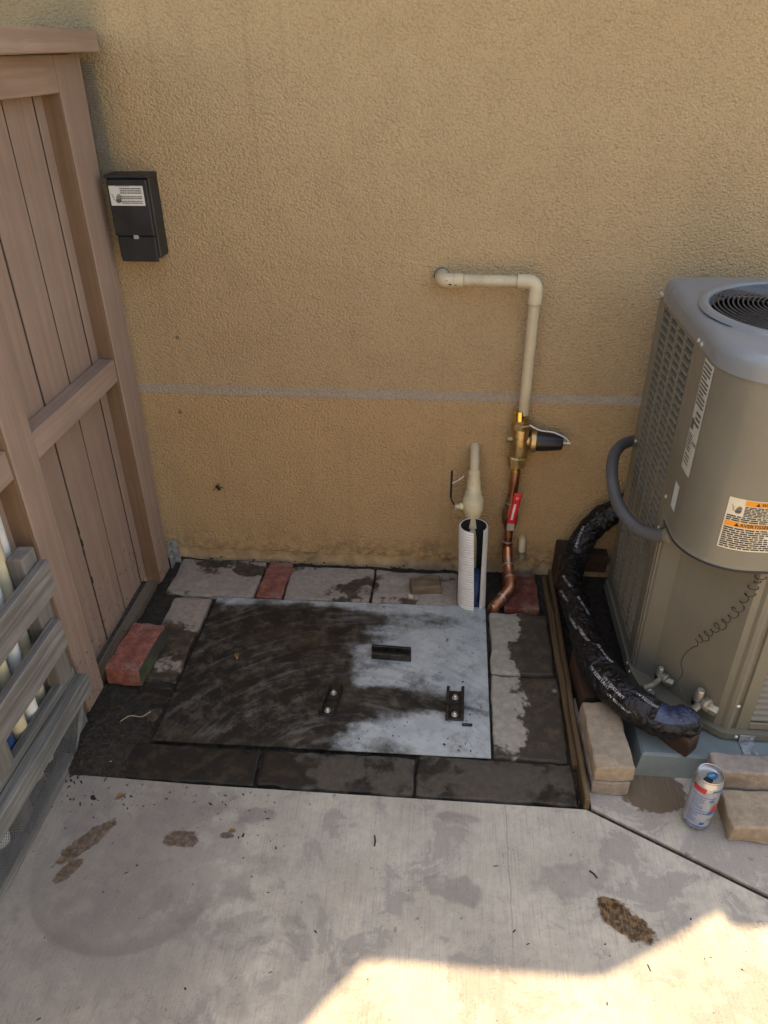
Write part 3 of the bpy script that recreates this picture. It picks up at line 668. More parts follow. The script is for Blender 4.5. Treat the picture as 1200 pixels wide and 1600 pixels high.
def bracket(cx, cy, ln, wd, ang, bolts, label):
    mt_ = Matrix.Translation((cx, cy, .006)) @ Matrix.Rotation(R(ang), 4, 'Z'); h = ln/2; q = wd/2
    c = (cx, cy, .006)
    o = MB().bbox((-h, -q, 0), (h, q, .004), .001, 1, mt_).build('bracket', 'oily', lid, c); o['label'] = label
    for s_ in (-1, 1):
        MB().bbox((-h*(1.04 if s_ > 0 else .98), s_*q-.004, .0), (h*(1.0 if s_ > 0 else 1.05), s_*q+.004, .021), .0015, 2, mt_, 2, .001, cx).build('rail', 'oily', o, c)
    for t in bolts:
        w_ = mt_ @ Vector((t*h, 0, .004)); mbb = MB().lathe([(.0085, 0), (.0085, .0015), (.0058, .002), (.0058, .007), (.003, .0085)], w_, (0, 0, 1), 10); mbb.build('bolt', 'bolt', o, tuple(w_))
bracket(-.128, 1.558, .108, .030, -2, (), 'horizontal oily steel channel bracket without bolts')
bracket(-.270, 1.372, .092, .034, 84, (-.72, .62), 'oily upright channel bracket in the blackened middle of the lid')
bracket(.050, 1.384, .100, .038, 89, (-.68, .5), 'upright channel bracket with two bright bolts on the clean corner')
b = MB().bbox((.068, 1.318, .006), (.094, 1.324, .012), .001, 1); o = b.build('pin', 'oily', lid)

# ================================================================== COPPER / PVC WATER LINE
wl = thing('water_supply_line', (.2, 1.95, .05), 'water line of cream plastic, brass regulator and copper on the wall', 'pipe')
PY = 1.95
zt = .938
path = fillet([(-.027, PY, zt+.002), (.214, PY, zt-.001), (.214, PY, .57)], .001)
MB().tube([(.0, PY, zt+.001), (.195, PY, zt-.0005)], .0148, 18).build('plastic_pipe', 'pvc_cream', wl)
MB().tube([(.214, PY, zt-.02), (.2135, PY, .572)], .0148, 18).build('plastic_pipe', 'pvc_cream', wl)
MB().tube(fillet([(-.026, 2.01, zt), (-.026, PY, zt), (.030, PY, zt)], .019, 8), .0182, 18).build('elbow', 'pvc_cream', wl)
MB().tube(fillet([(.165, PY, zt), (.214, PY, zt), (.214, PY, zt-.056)], .024, 8), .0182, 18).build('elbow', 'pvc_cream', wl)
for (q0, q1) in (((.0295, PY, zt+.0008), (.0308, PY, zt+.0008)), ((.1642, PY, zt), (.1655, PY, zt)), ((.214, PY, zt-.0572), (.214, PY, zt-.0558)), ((.004, PY, zt+.001), (.0048, PY, zt+.001))): MB().tube([q0, q1], .0185, 18).build('joint_line', 'valve', wl)
MB().lathe([(.021, 0), (.021, .002), (.019, .003)], (-.026, 2.0, zt), (0, -1, 0), 20).build('escutcheon', 'ink_grey', wl)
b = MB()
for (u, v, a_, b_) in ((-.004, -.006, .0042, .0026), (.010, -.0075, .003, .0016), (-.013, .004, .002, .001)):
    poly(b, lambda x, z, l: (x, PY-math.sqrt(max(0, .0182**2-(z-zt)**2))-l, z), [(u+a_*math.cos(t*.785), zt+v+b_*math.sin(t*.785)*(1+.3*math.sin(t*3))) for t in range(8)], .0008)
stuff(b.build('paint_chip', 'ink', wl))
ax = lambda z: (.209+.005*(z-.42)/.16, PY, z)
def zl(name, prof, mat, seg=20, parent=wl): return MB().lathe([(r_, z) for r_, z in prof], (.211, PY, 0), (-.012, 0, 1), seg).build(name, mat, parent)
zl('adapter', [(.0165, .548), (.0165, .580), (.0150, .583)], 'gold')
reg = thing('x', (0, 0, 0), '', '') if False else MB().lathe([(.022, .428), (.026, .445), (.026, .53), (.022, .54)], (.211, PY, 0), (0, 0, 1), 20).build('pressure_regulator', 'brass', wl)
MB().lathe([(.024, .528), (.0285, .531), (.0285, .543), (.024, .546), (.024, .553), (.019, .555)], (.211, PY, 0), (0, 0, 1), 8, False).build('union_nut', 'brass', reg)
MB().lathe([(.020, .409), (.026, .411), (.026, .424), (.0295, .427), (.0295, .440), (.024, .445)], (.209, PY, 0), (0, 0, 1), 8, False).build('union_nut', 'brass', reg)
d = Vector((1, -.05, -.02)).normalized(); o3 = Vector((.211, PY, .492))
MB().lathe([(.017, .0), (.018, .025), (.023, .030)], o3, d, 20).build('neck', 'brass', reg)
MB().lathe([(.030, .028), (.0335, .031), (.0335, .043), (.030, .046)], o3, d, 24).build('bonnet_ring', 'brass', reg)
MB().lathe([(.029, .046), (.0285, .06), (.0225, .110), (.0205, .118), (.017, .120)], o3, d, 24).build('bonnet_cap', 'bellcap', reg)
MB().lathe([(.004, .119), (.004, .130), (.0068, .131), (.0068, .136), (.004, .137), (.004, .142)], o3, d, 8, False).build('adjusting_screw', 'solder', reg)
MB().lathe([(.010, 0), (.010, .014), (.006, .018)], (.190, PY-.006, .495), (-1, -.3, .1), 6, False).build('plug', 'brass', reg)
MB().tube(smoothpath([(.232, PY-.012, .545), (.262, PY-.02, .533), (.30, PY-.018, .527), (.335, PY-.012, .508), (.347, PY-.006, .494)], 5), .0022, 6).build('seal_tag_cord', 'white_ink', reg)
b = MB(); sf = lambda u, v, l: (u, PY-.0262-l, v)
text_on(b, sf, 'F', .2075, .440, .014); patch(b, sf, .208, .470, .214, .4725, .001); patch(b, sf, .206, .478, .2155, .480, .001)
stuff(b.build('cast_mark', 'ink_grey', reg))
MB().tube([(.2085, PY, .412), (.2075, PY, .388)], .0135, 16).build('sleeve', 'gold', wl)
MB().tube([(.2078, PY, .392), (.2045, PY, .285)], .0146, 18).build('copper_pipe', 'copper', wl)
val = MB().lathe([(.0165, .288), (.0175, .262), (.0235, .252), (.0245, .232), (.0235, .212), (.0175, .204), (.0165, .192)], (.2035, PY, 0), (0, 0, 1), 20).build('ball_valve', 'copper_dk', wl)
MB().lathe([(.009, 0), (.009, .012), (.006, .016), (.006, .022)], (.2035, PY-.02, .228), (0, -1, 0), 8, False).build('stem_nut', 'solder', val)
b = MB(); b.bbox((.192, PY-.047, .212), (.215, PY-.044, .244), .001, 1); b.build('handle_bracket', 'solder', val)
mt_ = Matrix.Translation((.2035, PY-.046, .240)) @ Matrix.Rotation(R(7), 4, 'Y')
MB().bbox((-.0115, -.005, -.002), (.0115, .003, .104), .0045, 3, mt_, 0).build('red_handle', 'red', val)
b = MB(); sfh = lambda u, v, l: mt_ @ Vector((u, -.005-l, v))
words(b, lambda u, v, l: sfh(v-.0, u, l), .014, -.005, .070, .003, 1, .98, .8, .0006, 4, (.05, .1))
for a in range(10):
    t0, t1 = a*.628, (a+1)*.628; r0, r1 = .003, .0042
    poly(b, sfh, [(r0*math.cos(t0), .088+r0*math.sin(t0)), (r1*math.cos(t0), .088+r1*math.sin(t0)), (r1*math.cos(t1), .088+r1*math.sin(t1)), (r0*math.cos(t1), .088+r0*math.sin(t1))], .0006)
b.build('handle_print', 'white_ink', val)
low = fillet([(.2035, PY, .198), (.2045, PY, .125), (.209, 1.905, .072), (.215, 1.842, .052), (.186, 1.806, .030), (.160, 1.785, .012)], .022, 8)
MB().tube(low, .0146, 18).build('copper_pipe', 'copper', wl)
def collar(a, b_, r_, mat, name='coupling'): MB().tube([Vector(a), Vector(b_)], r_, 18).build(name, mat, wl)
collar((.2037, PY, .145), (.2042, PY, .112), .0166, 'copper_dk')
MB().tube(fillet([(.2045, PY, .122), (.2046, PY, .105), (.207, 1.915, .082)], .012, 6), .0168, 18).build('elbow', 'copper_dk', wl)
MB().tube(fillet([(.2125, 1.872, .060), (.217, 1.842, .050), (.190, 1.812, .032)], .020, 8), .0172, 18).build('elbow', 'copper', wl)
MB().tube(fillet([(.184, 1.804, .028), (.166, 1.790, .016), (.160, 1.792, -.04)], .012, 8), .0185, 18).build('elbow', 'copper_dk', wl)
for a, b_ in (((.2043, PY, .287), (.2043, PY, .283)), ((.2036, PY, .147), (.2037, PY, .144)), ((.2072, 1.912, .081), (.2076, 1.908, .079)), ((.2128, 1.870, .0595), (.2122, 1.874, .061)), ((.189, 1.811, .0315), (.186, 1.808, .030))):
    collar(a, b_, .0178, 'solder', 'solder_ring')

# ---- capped stub on the wall
st = thing('pipe_stub', (.252, 1.985, .11), 'short capped drain stub standing out from the wall behind the copper pipe', 'pipe stub')
MB().tube(fillet([(.25, 1.99, .135), (.25, 1.968, .135), (.2515, 1.962, .095)], .012, 6), .0112, 14).build('stub_pipe', 'pvc_cream', st)
MB().tube([(.2515, 1.9625, .10), (.252, 1.961, .075)], .0125, 14).build('stub_cap', 'valve', st)

# ---- split corrugated tube
tb = thing('split_drain_tube', (.093, 1.815, 0), 'white corrugated plastic tube slit open, standing at the lid edge', 'tube')
b = MB(); c0 = Vector((.098, 1.812, -.02)); c1 = Vector((.090, 1.826, .275)); n = 150; seg = 56
slit = R(-90+24)
def tring(t, k_):
    c = c0.lerp(c1, t); open_ = R(14+11*t**1.2) if t > .12 else R(14)
    return [(c, slit+open_+(2*math.pi-2*open_)*j/seg) for j in range(seg+1)]
vo, vi = [], []
for i in range(n+1):
    t = i/n; rr_ = .0408+.0013*math.sin(i*2*math.pi/4.3)+.0006*math.sin(t*9)
    for (c, th) in tring(t, 0):
        squash = 1+.02*math.sin(2*th)
        vo.append((c.x+rr_*math.cos(th)*squash, c.y+rr_*math.sin(th), c.z)); vi.append((c.x+.0372*math.cos(th)*squash, c.y+.0372*math.sin(th), c.z))
s1 = seg+1; fs = [(i*s1+j, i*s1+j+1, (i+1)*s1+j+1, (i+1)*s1+j) for i in range(n) for j in range(seg)]
b.add(vo, fs, True)
cap = [vo[n*s1+j] for j in range(s1)]+[vi[n*s1+j] for j in range(s1)]; b.add(cap, [(j, j+1, s1+j+1, s1+j) for j in range(seg)])
for jj in (0, seg):
    e = [vo[i*s1+jj] for i in range(n+1)]+[vi[i*s1+jj] for i in range(n+1)]; b.add(e, [(i, i+1, n+1+i+1, n+1+i) for i in range(n)])
b.build('tube_wall', 'tube_white', tb)
MB().add(vi, [tuple(reversed(f)) for f in fs], True).build('tube_lining', 'black', tb)
tag(MB().bbox((.088, 1.80, -.02), (.118, 1.835, .12), .006, 2, None, 3, .008, 3, 30).build('blue_cloth', 'blue_tarp'), 'blue plastic scrap inside the slit white tube', 'plastic')

# ---- cream shut-off valve rising from the tube
cv = thing('shutoff_valve', (.09, 1.86, .1), 'cream plastic shutoff valve with black lever above the white tube', 'valve')
A0 = Vector((.092, 1.822, .02)); A1 = Vector((.0865, 1.912, .385)); D = (A1-A0).normalized()
at = lambda s_: A0+D*s_
LV = (A1-A0).length
MB().tube([at(0), at(LV*.66)], .0165, 18).build('riser_pipe', 'pvc_yellow', cv)
VS = 1.1
bp = [(.0185, LV*.60), (.0190, LV*.64), (.0205, LV*.68), (.0225, LV*.70), (.0275, LV*.735), (.0285, LV*.76), (.0285, LV*.82), (.026, LV*.845), (.0225, LV*.86), (.0225, LV*.885), (.0185, LV*.90), (.0185, LV*.96), (.0165, LV*1.0)]
vb = MB().lathe([(r_*VS, h_) for r_, h_ in bp], A0, D, 20).build('valve_body', 'pvc_yellow', cv)
e0 = at(LV*.98); MB().tube(fillet([e0, e0+D*.045, (.086, 1.972, .448), (.086, 2.0, .450)], .02, 7), .0138, 16).build('elbow', 'pvc_cream', cv)
MB().lathe([(.0165, 0), (.0165, .03), (.0148, .033)], at(LV*.97), D, 18).build('socket', 'pvc_yellow', cv)
sv = at(LV*.77); MB().lathe([(.011, .02), (.011, .040), (.007, .042), (.007, .052)], sv, (-1, -.1, 0), 14).build('stem', 'pvc_yellow', cv)
q = sv+Vector((-.052, -.005, 0))
lev = MB().bbox((q.x-.002, q.y-.008, q.z-.012), (q.x+.004, q.y+.008, q.z+.008), .001, 1).build('lever_hub', 'solder', cv)
b = MB(); pth = [q, q+Vector((-.013, 0, .022)), q+Vector((-.014, 0, .045))]
for a, b_ in zip(pth, pth[1:]): b.tube([a, b_], .0025, 6)
b.build('lever_arm', 'oily', cv)
MB().bbox((q.x-.0175, q.y-.007, q.z+.030), (q.x-.0110, q.y+.007, q.z+.118), .003, 2).build('lever_grip', 'bellcap', cv)
MB().tube(smoothpath([q+Vector((-.012, -.008, .082)), q+Vector((.004, -.012, .094)), q+Vector((.020, -.008, .106))], 4), .0012, 5).build('tie_wire', 'white_ink', cv)

# ================================================================== ELECTRICAL BOX
bx = thing('electrical_box', (-.807, 2.0, 1.08), 'black electrical disconnect box with white warning label by the fence', 'electrical box')
MB().bbox((-.862, 1.945, .985), (-.752, 2.002, 1.183), .004, 2).build('housing', 'box', bx)
MB().bbox((-.8585, 1.930, 1.043), (-.7565, 1.9452, 1.176), .003, 2).build('cover', 'box', bx)
MB().bbox((-.8565, 1.936, .978), (-.7585, 1.9452, 1.0415), .003, 2).build('lower_flap', 'box', bx)
MB().bbox((-.8635, 1.932, 1.1785), (-.7505, 2.002, 1.186), .003, 2).build('hood', 'box', bx)
MB().bbox((-.812, 1.929, 1.036), (-.800, 1.937, 1.046), .001, 1).build('latch', 'galv', bx)
sb = lambda u, v, l: (u, 1.9298-l, v)
lb = patch(MB(), sb, -.8535, 1.116, -.7665, 1.162, .0006).build('warning_label', 'label', bx)
b = MB(); words(b, sb, -.826, 1.143, -.769, 1.158, 3, .95, .55, .001, 3); words(b, sb, -.826, 1.120, -.769, 1.128, 2, .95, .55, .001, 8); words(b, sb, -.826, 1.131, -.769, 1.139, 2, .95, .6, .001, 5)
patch(b, sb, -.835, 1.1605, -.80, 1.1612, .001); hand_icon(b, sb, -.845, 1.122, .022, .0012); stuff(b.build('print', 'ink_grey', lb))

# ================================================================== AC UNIT
AX0, AX1, AYF, AYB = .5, .95, 1.287, 1.85
ac = thing('air_conditioner', (.72, 1.56, .06), 'grey beige air conditioner condenser with louvered side and round fan grille', 'air conditioner')
FC = Vector((.725, 1.562))
def rrect(d_, rf=.12, ro_=.05, n=160):
    x0, x1, y0, y1 = AX0-d_, AX1+d_, AYF-d_, AYB+d_
    cs = [((x0, y0), max(.01, rf+d_)), ((x1, y0), max(.01, rf+d_)), ((x1, y1), max(.008, ro_+d_)), ((x0, y1), max(.008, ro_+d_))]
    sg = [(1, 1), (-1, 1), (-1, -1), (1, -1)]; st_ = [180, 270, 0, 90]; pts = []
    for (c, r_), s_, a0 in zip(cs, sg, st_):
        cx, cy = c[0]+s_[0]*r_, c[1]+s_[1]*r_
        for j in range(25): a = R(a0+90*j/24); pts.append(Vector((cx+r_*math.cos(a), cy+r_*math.sin(a))))
    res = []
    for i in range(n):
        a = -math.pi+2*math.pi*i/n; dv = Vector((math.cos(a), math.sin(a))); best = None
        for k_ in range(len(pts)):
            p0, p1 = pts[k_]-FC, pts[(k_+1) % len(pts)]-FC; e = p1-p0; den = dv.x*e.y-dv.y*e.x
            if abs(den) < 1e-9: continue
            t = (p0.x*e.y-p0.y*e.x)/den; s__ = (p0.x*dv.y-p0.y*dv.x)/den
            if t > 0 and -1e-6 <= s__ <= 1+1e-6: best = t if best is None else max(best, t)
        res.append(FC+dv*best)
    return res
def circ(r_, n=160): return [FC+Vector((math.cos(-math.pi+2*math.pi*i/n), math.sin(-math.pi+2*math.pi*i/n)))*r_ for i in range(n)]
loops = [(rrect(.004), .936), (rrect(.005), .962), (rrect(.003), .971), (rrect(-.003), .979), (rrect(-.010), .9835), (rrect(-.018), .9852), (rrect(-.030), .9858), (rrect(-.034), .9866), (rrect(-.036), .9866)]
loops += [(circ(.2165), .9885), (circ(.212), .9935), (circ(.208), .9955), (circ(.2), .9955), (circ(.196), .992), (circ(.192), .97)]
b = MB(); n = 160; vv = [(q.x, q.y, z) for lp, z in loops for q in lp]
b.add(vv, [(i*n+j, i*n+(j+1) % n, (i+1)*n+(j+1) % n, (i+1)*n+j) for i in range(len(loops)-1) for j in range(n)], True)
capo = b.build('top_cap', 'ac_top', ac)
MB().add([(q.x, q.y, .86) for q in circ(.2)], [tuple(range(n))]).build('fan_well', 'ac_in', ac)
b = MB()
for i in range(19):
    rr_ = .018+i*.0094; q = [(FC.x+rr_*math.cos(2*math.pi*j/72), FC.y+rr_*math.sin(2*math.pi*j/72), 0.991+.006*(1-(rr_/.19)**2)) for j in range(73)]
    b.tube(q, .0019, 5, False)
for i in range(8):
    a = i*math.pi/4+.2; b.tube([(FC.x+.018*math.cos(a), FC.y+.018*math.sin(a), 0.994), (FC.x+.194*math.cos(a), FC.y+.194*math.sin(a), .988)], .0018, 5)
stuff(b.build('fan_grille', 'grille', ac))
for i in range(3):
    a = i*2*math.pi/3; q = []
    for r0, da, z in ((.03, -.35, .89), (.16, -.45, .885), (.165, .45, .935), (.03, .35, .915)): q.append((FC.x+r0*math.cos(a+da), FC.y+r0*math.sin(a+da), z))
    MB().add(q, [(0, 1, 2, 3)]).build('fan_blade', 'grille', ac)
# left louvered panel
MB().box((.512, 1.495, .10), (.90, 1.84, .935)).build('coil', 'ac_in', ac)
YB = [1.800, 1.7345, 1.669, 1.6035, 1.538]; zb, zt_ = .124, .922; barw = .0125
def panel(name, lo, hi, bev=.0015, mat='ac'): return MB().bbox(lo, hi, bev, 1).build(name, mat, ac)
panel('side_frame', (.4995, 1.8005, .088), (.511, 1.850, .9355)); panel('side_frame', (.4995, 1.5065, .088), (.511, 1.5375, .9355))
panel('side_frame', (.4997, 1.538, .088), (.511, 1.80, zb)); panel('side_frame', (.4997, 1.538, zt_), (.511, 1.80, .9355))
for y in YB[1:4]: panel('side_bar', (.4998, y-barw/2, zb), (.507, y+barw/2, zt_), .001)
pitch = .0186; nrow = int((zt_-zb)/pitch); lm = None
for ci in range(4):
    yc = (YB[ci]+YB[ci+1])/2; hw = (YB[0]-YB[1])/2-barw/2
    if ci in (0, 3): pass
    for ri in range(nrow):
        z = zt_-.012-ri*pitch
        if lm is None:
            mb_ = MB(); hw_ = .0283
            # hooded blade: sloping face, rolled lower lip
            pr = [(.0095, .0042), (-.0008, -.0006), (-.0012, -.0030), (.0002, -.0030), (.0010, -.0014), (.0100, .0032)]
            for sgn in (-1, 1): mb_.add([], [])
            k_ = len(pr); mb_.add([(.5+x, yc-hw_, z+zz) for x, zz in pr]+[(.5+x, yc+hw_, z+zz) for x, zz in pr], [(i, (i+1) % k_, k_+(i+1) % k_, k_+i) for i in range(k_)]+[tuple(range(k_-1, -1, -1)), tuple(range(k_, 2*k_))])
            o = mb_.build('louver', 'ac', ac, (.5, yc, z)); lm = o
        else:
            o = bpy.data.objects.new('louver', lm.data); COL.objects.link(o); o.parent = ac; o.location = Vector((.5, yc, z))-ac.location
# corner channel between louvers and cover
panel('corner_post', (.4985, 1.4895, .088), (.5108, 1.5055, .9355)); panel('corner_seam', (.5015, 1.4815, .088), (.513, 1.489, .93), .0005, 'ac_dark')
# curved control cover
def cover_pt(s_, d_=0.):
    if s_ < .075: return Vector((.5-d_, 1.485-s_))
    L2 = .12*math.pi/2
    if s_ < .075+L2:
        a = math.pi+(s_-.075)/.12; return Vector((.62+(.12+d_)*math.cos(a), 1.41+(.12+d_)*math.sin(a)))
    return Vector((.62+(s_-.075-L2), 1.29-d_))
cs = lambda s_, z, l: (cover_pt(s_, l).x, cover_pt(s_, l).y, z)
b = MB(); S = [-.004+.075*i/4 for i in range(4)]+[.075+.1885*i/24 for i in range(25)]+[.30, .36, .42, .48, .57]
rows_ = [(.003, .5385), (.0045, .541), (.003, .545), (.002, .55), (.002, .9355)]
vv = [cs(s_, z, d_) for d_, z in rows_ for s_ in S]; ns = len(S)
b.add(vv, [(j*ns+i, j*ns+i+1, (j+1)*ns+i+1, (j+1)*ns+i) for j in range(len(rows_)-1) for i in range(ns-1)], True)
b.add([cs(s_, .5385, .003) for s_ in S]+[cs(s_, .5385, -.012) for s_ in S], [(i, ns+i, ns+i+1, i+1) for i in range(ns-1)])
b.build('control_cover', 'ac', ac)
b = MB(); b.tube([cs(s_, .5375, .0025) for s_ in S[1:]], .0035, 6, True); b.build('cover_gasket', 'gasket_and_gap_shade', ac)
MB().add([cs(s_, .5395, -.002) for s_ in S]+[(.95, 1.6, .5395), (.515, 1.6, .5395)], [tuple(range(ns+2))]).build('cover_floor', 'ac_in', ac)
# lower service panel with folded facets
pl = [(.5055, 1.4815), (.5085, 1.475), (.541, 1.447), (.548, 1.437), (.655, 1.300), (.668, 1.296), (.674, 1.289), (.682, 1.2855), (.690, 1.288), (.694, 1.294), (.700, 1.2945), (.702, 1.288), (.728, 1.2875)]
b = MB(); b.add([(x, y, .085) for x, y in pl]+[(x, y, .539) for x, y in pl], [(i, i+1, len(pl)+i+1, len(pl)+i) for i in range(len(pl)-1)]); b.build('service_panel', 'ac', ac)
# front louvered panel at the right
MB().box((.73, 1.30, .095), (.945, 1.49, .53)).build('coil', 'ac_in', ac)
panel('front_frame', (.728, 1.287, .088), (.945, 1.299, .108)); panel('front_frame', (.728, 1.287, .530), (.945, 1.299, .5385))
for i in range(22):
    z = .119+i*.0188
    mb_ = MB(); pr = [(.0075, .0085), (-.0008, .0005), (-.0012, -.0035), (.0005, -.0035), (.009, .0075)]; k_ = len(pr)
    mb_.add([(.7285, 1.289+y, z+zz) for y, zz in pr]+[(.944, 1.289+y, z+zz) for y, zz in pr], [(i_, k_+i_, k_+(i_+1) % k_, (i_+1) % k_) for i_ in range(k_)]+[tuple(range(k_)), tuple(range(2*k_-1, k_-1, -1))])
    mb_.build('louver', 'ac', ac, (.83, 1.289, z))
panel('back_panel', (.505, 1.8402, .09), (.945, 1.8498, .935)); panel('right_panel', (.9405, 1.30, .09), (.9498, 1.84, .935))
# base pan
pan = [(.4945, 1.853), (.4945, 1.470), (.512, 1.395), (.665, 1.277), (.675, 1.273), (.955, 1.273), (.955, 1.853)]
bpn = MB().prism(pan, .066, .0845).build('base_pan', 'ac_dark', ac)
def screw(x, y, z, ax_, parent=ac): MB().lathe([(.0048, 0), (.0048, .0018), (.0028, .0036)], (x, y, z), ax_, 8).build('screw', 'screw', parent, (x, y, z))
for q in ((.4955, 1.497, .946), (.4955, 1.475, .946), (.4955, 1.83, .947), (.4955, 1.815, .947), (.4983, 1.497, .585), (.4983, 1.50, .50), (.4943, 1.47, .077), (.4943, 1.50, .078), (.4993, 1.826, .56)): screw(*q, (-1, 0, 0))
for q in ((.70, 1.2728, .076), (.735, 1.2728, .076), (.69, 1.2868, .16)): screw(*q, (0, -1, 0))
MB().bbox((.708, 1.2695, .060), (.742, 1.2725, .083), .0005, 1).build('hold_down_strap', 'galv', ac)
MB().bbox((.708, 1.225, .0605), (.742, 1.2722, .0630), .0005, 1).build('hold_down_foot', 'galv', ac)
# labels on the cover
LF = .0026
rl = patch(MB(), cs, .040, .692, .094, .930, LF, 8, 1).build('rating_label', 'label_ac', ac)
b = MB(); words(b, cs, .044, .835, .090, .925, 11, .95, .5, LF+.0005, 2); words(b, cs, .044, .735, .070, .775, 6, .95, .5, LF+.0005, 6); words(b, cs, .046, .705, .088, .73, 3, .7, .35, LF+.0005, 7, (.2, .4))
words(b, cs, .060, .795, .090, .828, 3, .9, .5, LF+.0005, 9, (.1, .3)); patch(b, cs, .043, .783, .059, .806, LF+.0005, 2, 1)
text_on(b, cs, 'WM', .073, .758, .011, LF+.0005, .0002); stuff(b.build('print', 'ink_grey', rl))
patch(MB(), cs, .030, .588, .060, .650, LF, 4, 1).build('blank_sticker', 'label_grey', ac)
wlb = patch(MB(), cs, .196, .585, .340, .701, LF, 20, 1).build('warning_label', 'label_cream', ac)
b = MB(); patch(b, cs, .226, .688, .338, .6995, LF+.0005, 14, 1); patch(b, cs, .198, .638, .338, .649, LF+.0005, 18, 1); b.build('orange_band', 'orange', wlb)
b = MB(); words(b, cs, .227, .664, .338, .687, 7, .98, .62, LF+.0006, 21, (.04, .14)); words(b, cs, .199, .650, .338, .6635, 3, .98, .62, LF+.0006, 22, (.04, .12)); words(b, cs, .199, .5875, .338, .6365, 10, .98, .6, LF+.0006, 23, (.04, .13))
text_on(b, cs, 'AVERTISSEMENT', .226, .6402, .0105, LF+.0011, .0002); text_on(b, cs, 'WARNING', .254, .6905, .0095, LF+.0011, .0002)
for (u, v, s_) in ((.244, .690, .008), (.216, .6398, .009)): poly(b, cs, [(u, v), (u+s_, v), (u+s_/2, v+s_*.9)], LF+.0011)
stuff(b.build('print', 'ink', wlb))
b = MB(); hand_icon(b, cs, .207, .668, .017, LF+.0008); stuff(b.build('hand_symbol', 'ink_grey', wlb))
gl = patch(MB(), cs, .232, .852, .36, .935, LF, 14, 1).build('rating_plate_border', 'ink_grey', ac)
patch(MB(), cs, .235, .855, .358, .932, LF+.0004, 14, 1).build('rating_plate', 'label_cream', gl)
# service valves at the base
def sv_(x, y, z, s_, nm):
    v_ = MB().lathe([(.012*s_, 0), (.012*s_, .012*s_), (.015*s_, .015*s_), (.015*s_, .03*s_), (.011*s_, .034*s_)], (x, y, z), (.35, -.7, .12), 12).build(nm, 'valve', ac)
    MB().lathe([(.0085*s_, 0), (.0085*s_, .028*s_), (.0065*s_, .031*s_), (.003*s_, .031*s_)], (x-.006*s_, y-.012*s_, z+.006), (.05, -.1, 1), 10).build('service_port', 'solder', v_)
    MB().lathe([(.010*s_, 0), (.0125*s_, .006*s_), (.0125*s_, .026*s_), (.009*s_, .029*s_)], (x+.006*s_, y-.020*s_, z+.002), (.85, -.35, -.25), 6, False).build('valve_cap', 'valve', v_)
    MB().tube([(x, y-.018*s_, z), (x-.03*s_, y-.045*s_, z-.002), (x-.06*s_, y-.06*s_, z)], .008*s_, 10).build('valve_spud', 'valve', v_)
    MB().lathe([(.021*s_, 0), (.021*s_, .003)], (x, y+.004, z), (.5, -.65, 0), 14).build('grommet', 'gasket_and_gap_shade', v_)
sv_(.620, 1.338, .130, 1.15, 'suction_valve'); sv_(.548, 1.413, .128, .85, 'liquid_valve')
MB().lathe([(.010, 0), (.010, .02), (.007, .022)], (.525, 1.378, .098), (-.5, -.1, .8), 10).build('dust_cap', 'solder', ac)

# ---- plastic pad
pd = thing('equipment_pad', (.76, 1.56, 0), 'blue grey plastic pad under the air conditioner', 'pad')
def pad_out(e): return [(.466+e, 1.206+e), (1.06-e, 1.206+e), (1.06-e, 1.93-e), (.512+e, 1.93-e), (.512+e, 1.50), (.466+e, 1.43)]
b = MB(); vv = [(x, y, .0015) for x, y in pad_out(0)]+[(x, y, .055) for x, y in pad_out(.013)]+[(x, y, .060) for x, y in pad_out(.019)]
b.add(vv, [(i+k_*6, (i+1) % 6+k_*6, (i+1) % 6+k_*6+6, i+k_*6+6) for k_ in range(2) for i in range(6)]+[(12, 13, 14, 15, 16, 17)]); b.build('pad_shell', 'pad', pd)

# ---- coiled wire
b = MB(); ctr = smoothpath([(.657, 1.300, .53), (.648, 1.303, .478), (.630, 1.315, .40), (.606, 1.335, .335), (.580, 1.345, .290)], 24); fr = frames(ctr); pts = []
for i, (c, (t, a, bb)) in enumerate(zip(ctr, fr)):
    th = i*2*math.pi/6.9; k_ = .0085*(1+.35*math.sin(i*.33)); pts.append(c+a*math.cos(th)*k_+bb*math.sin(th)*k_)
fine = smoothpath(pts, 4)
tail = smoothpath([fine[-1], (.563, 1.338, .263), (.560, 1.336, .235), (.569, 1.335, .206), (.562, 1.33, .180), (.585, 1.315, .135)], 6)
b.tube(fine+tail[1:], .0011, 6)
tag(b.build('coiled_wire', 'thin_copper'), 'thin dark coiled wire hanging down the service panel', 'wire')

# ---- grey conduit
hz = smoothpath([(.57, 1.96, .49), (.50, 1.885, .530), (.440, 1.78, .548), (.418, 1.68, .530), (.424, 1.60, .498), (.452, 1.535, .480), (.485, 1.487, .488), (.515, 1.452, .512)], 14)
b = MB(); rad = [.0150+(.0009*math.sin(i*2.1) if i > 62 else .0) for i in range(len(hz))]
b.tube(hz, .015, 16, True, rad); cd = thing('flexible_conduit', (.45, 1.7, .5), 'grey flexible conduit looping from the wall to the air conditioner', 'conduit')
b.build('conduit', 'hose', cd)
MB().lathe([(.0195, 0), (.0195, .010), (.0165, .013), (.0165, .02)], hz[-1]-Vector((.008, -.010, .007)), (.6, -.65, .4), 14).build('fitting', 'ac_dark', cd)

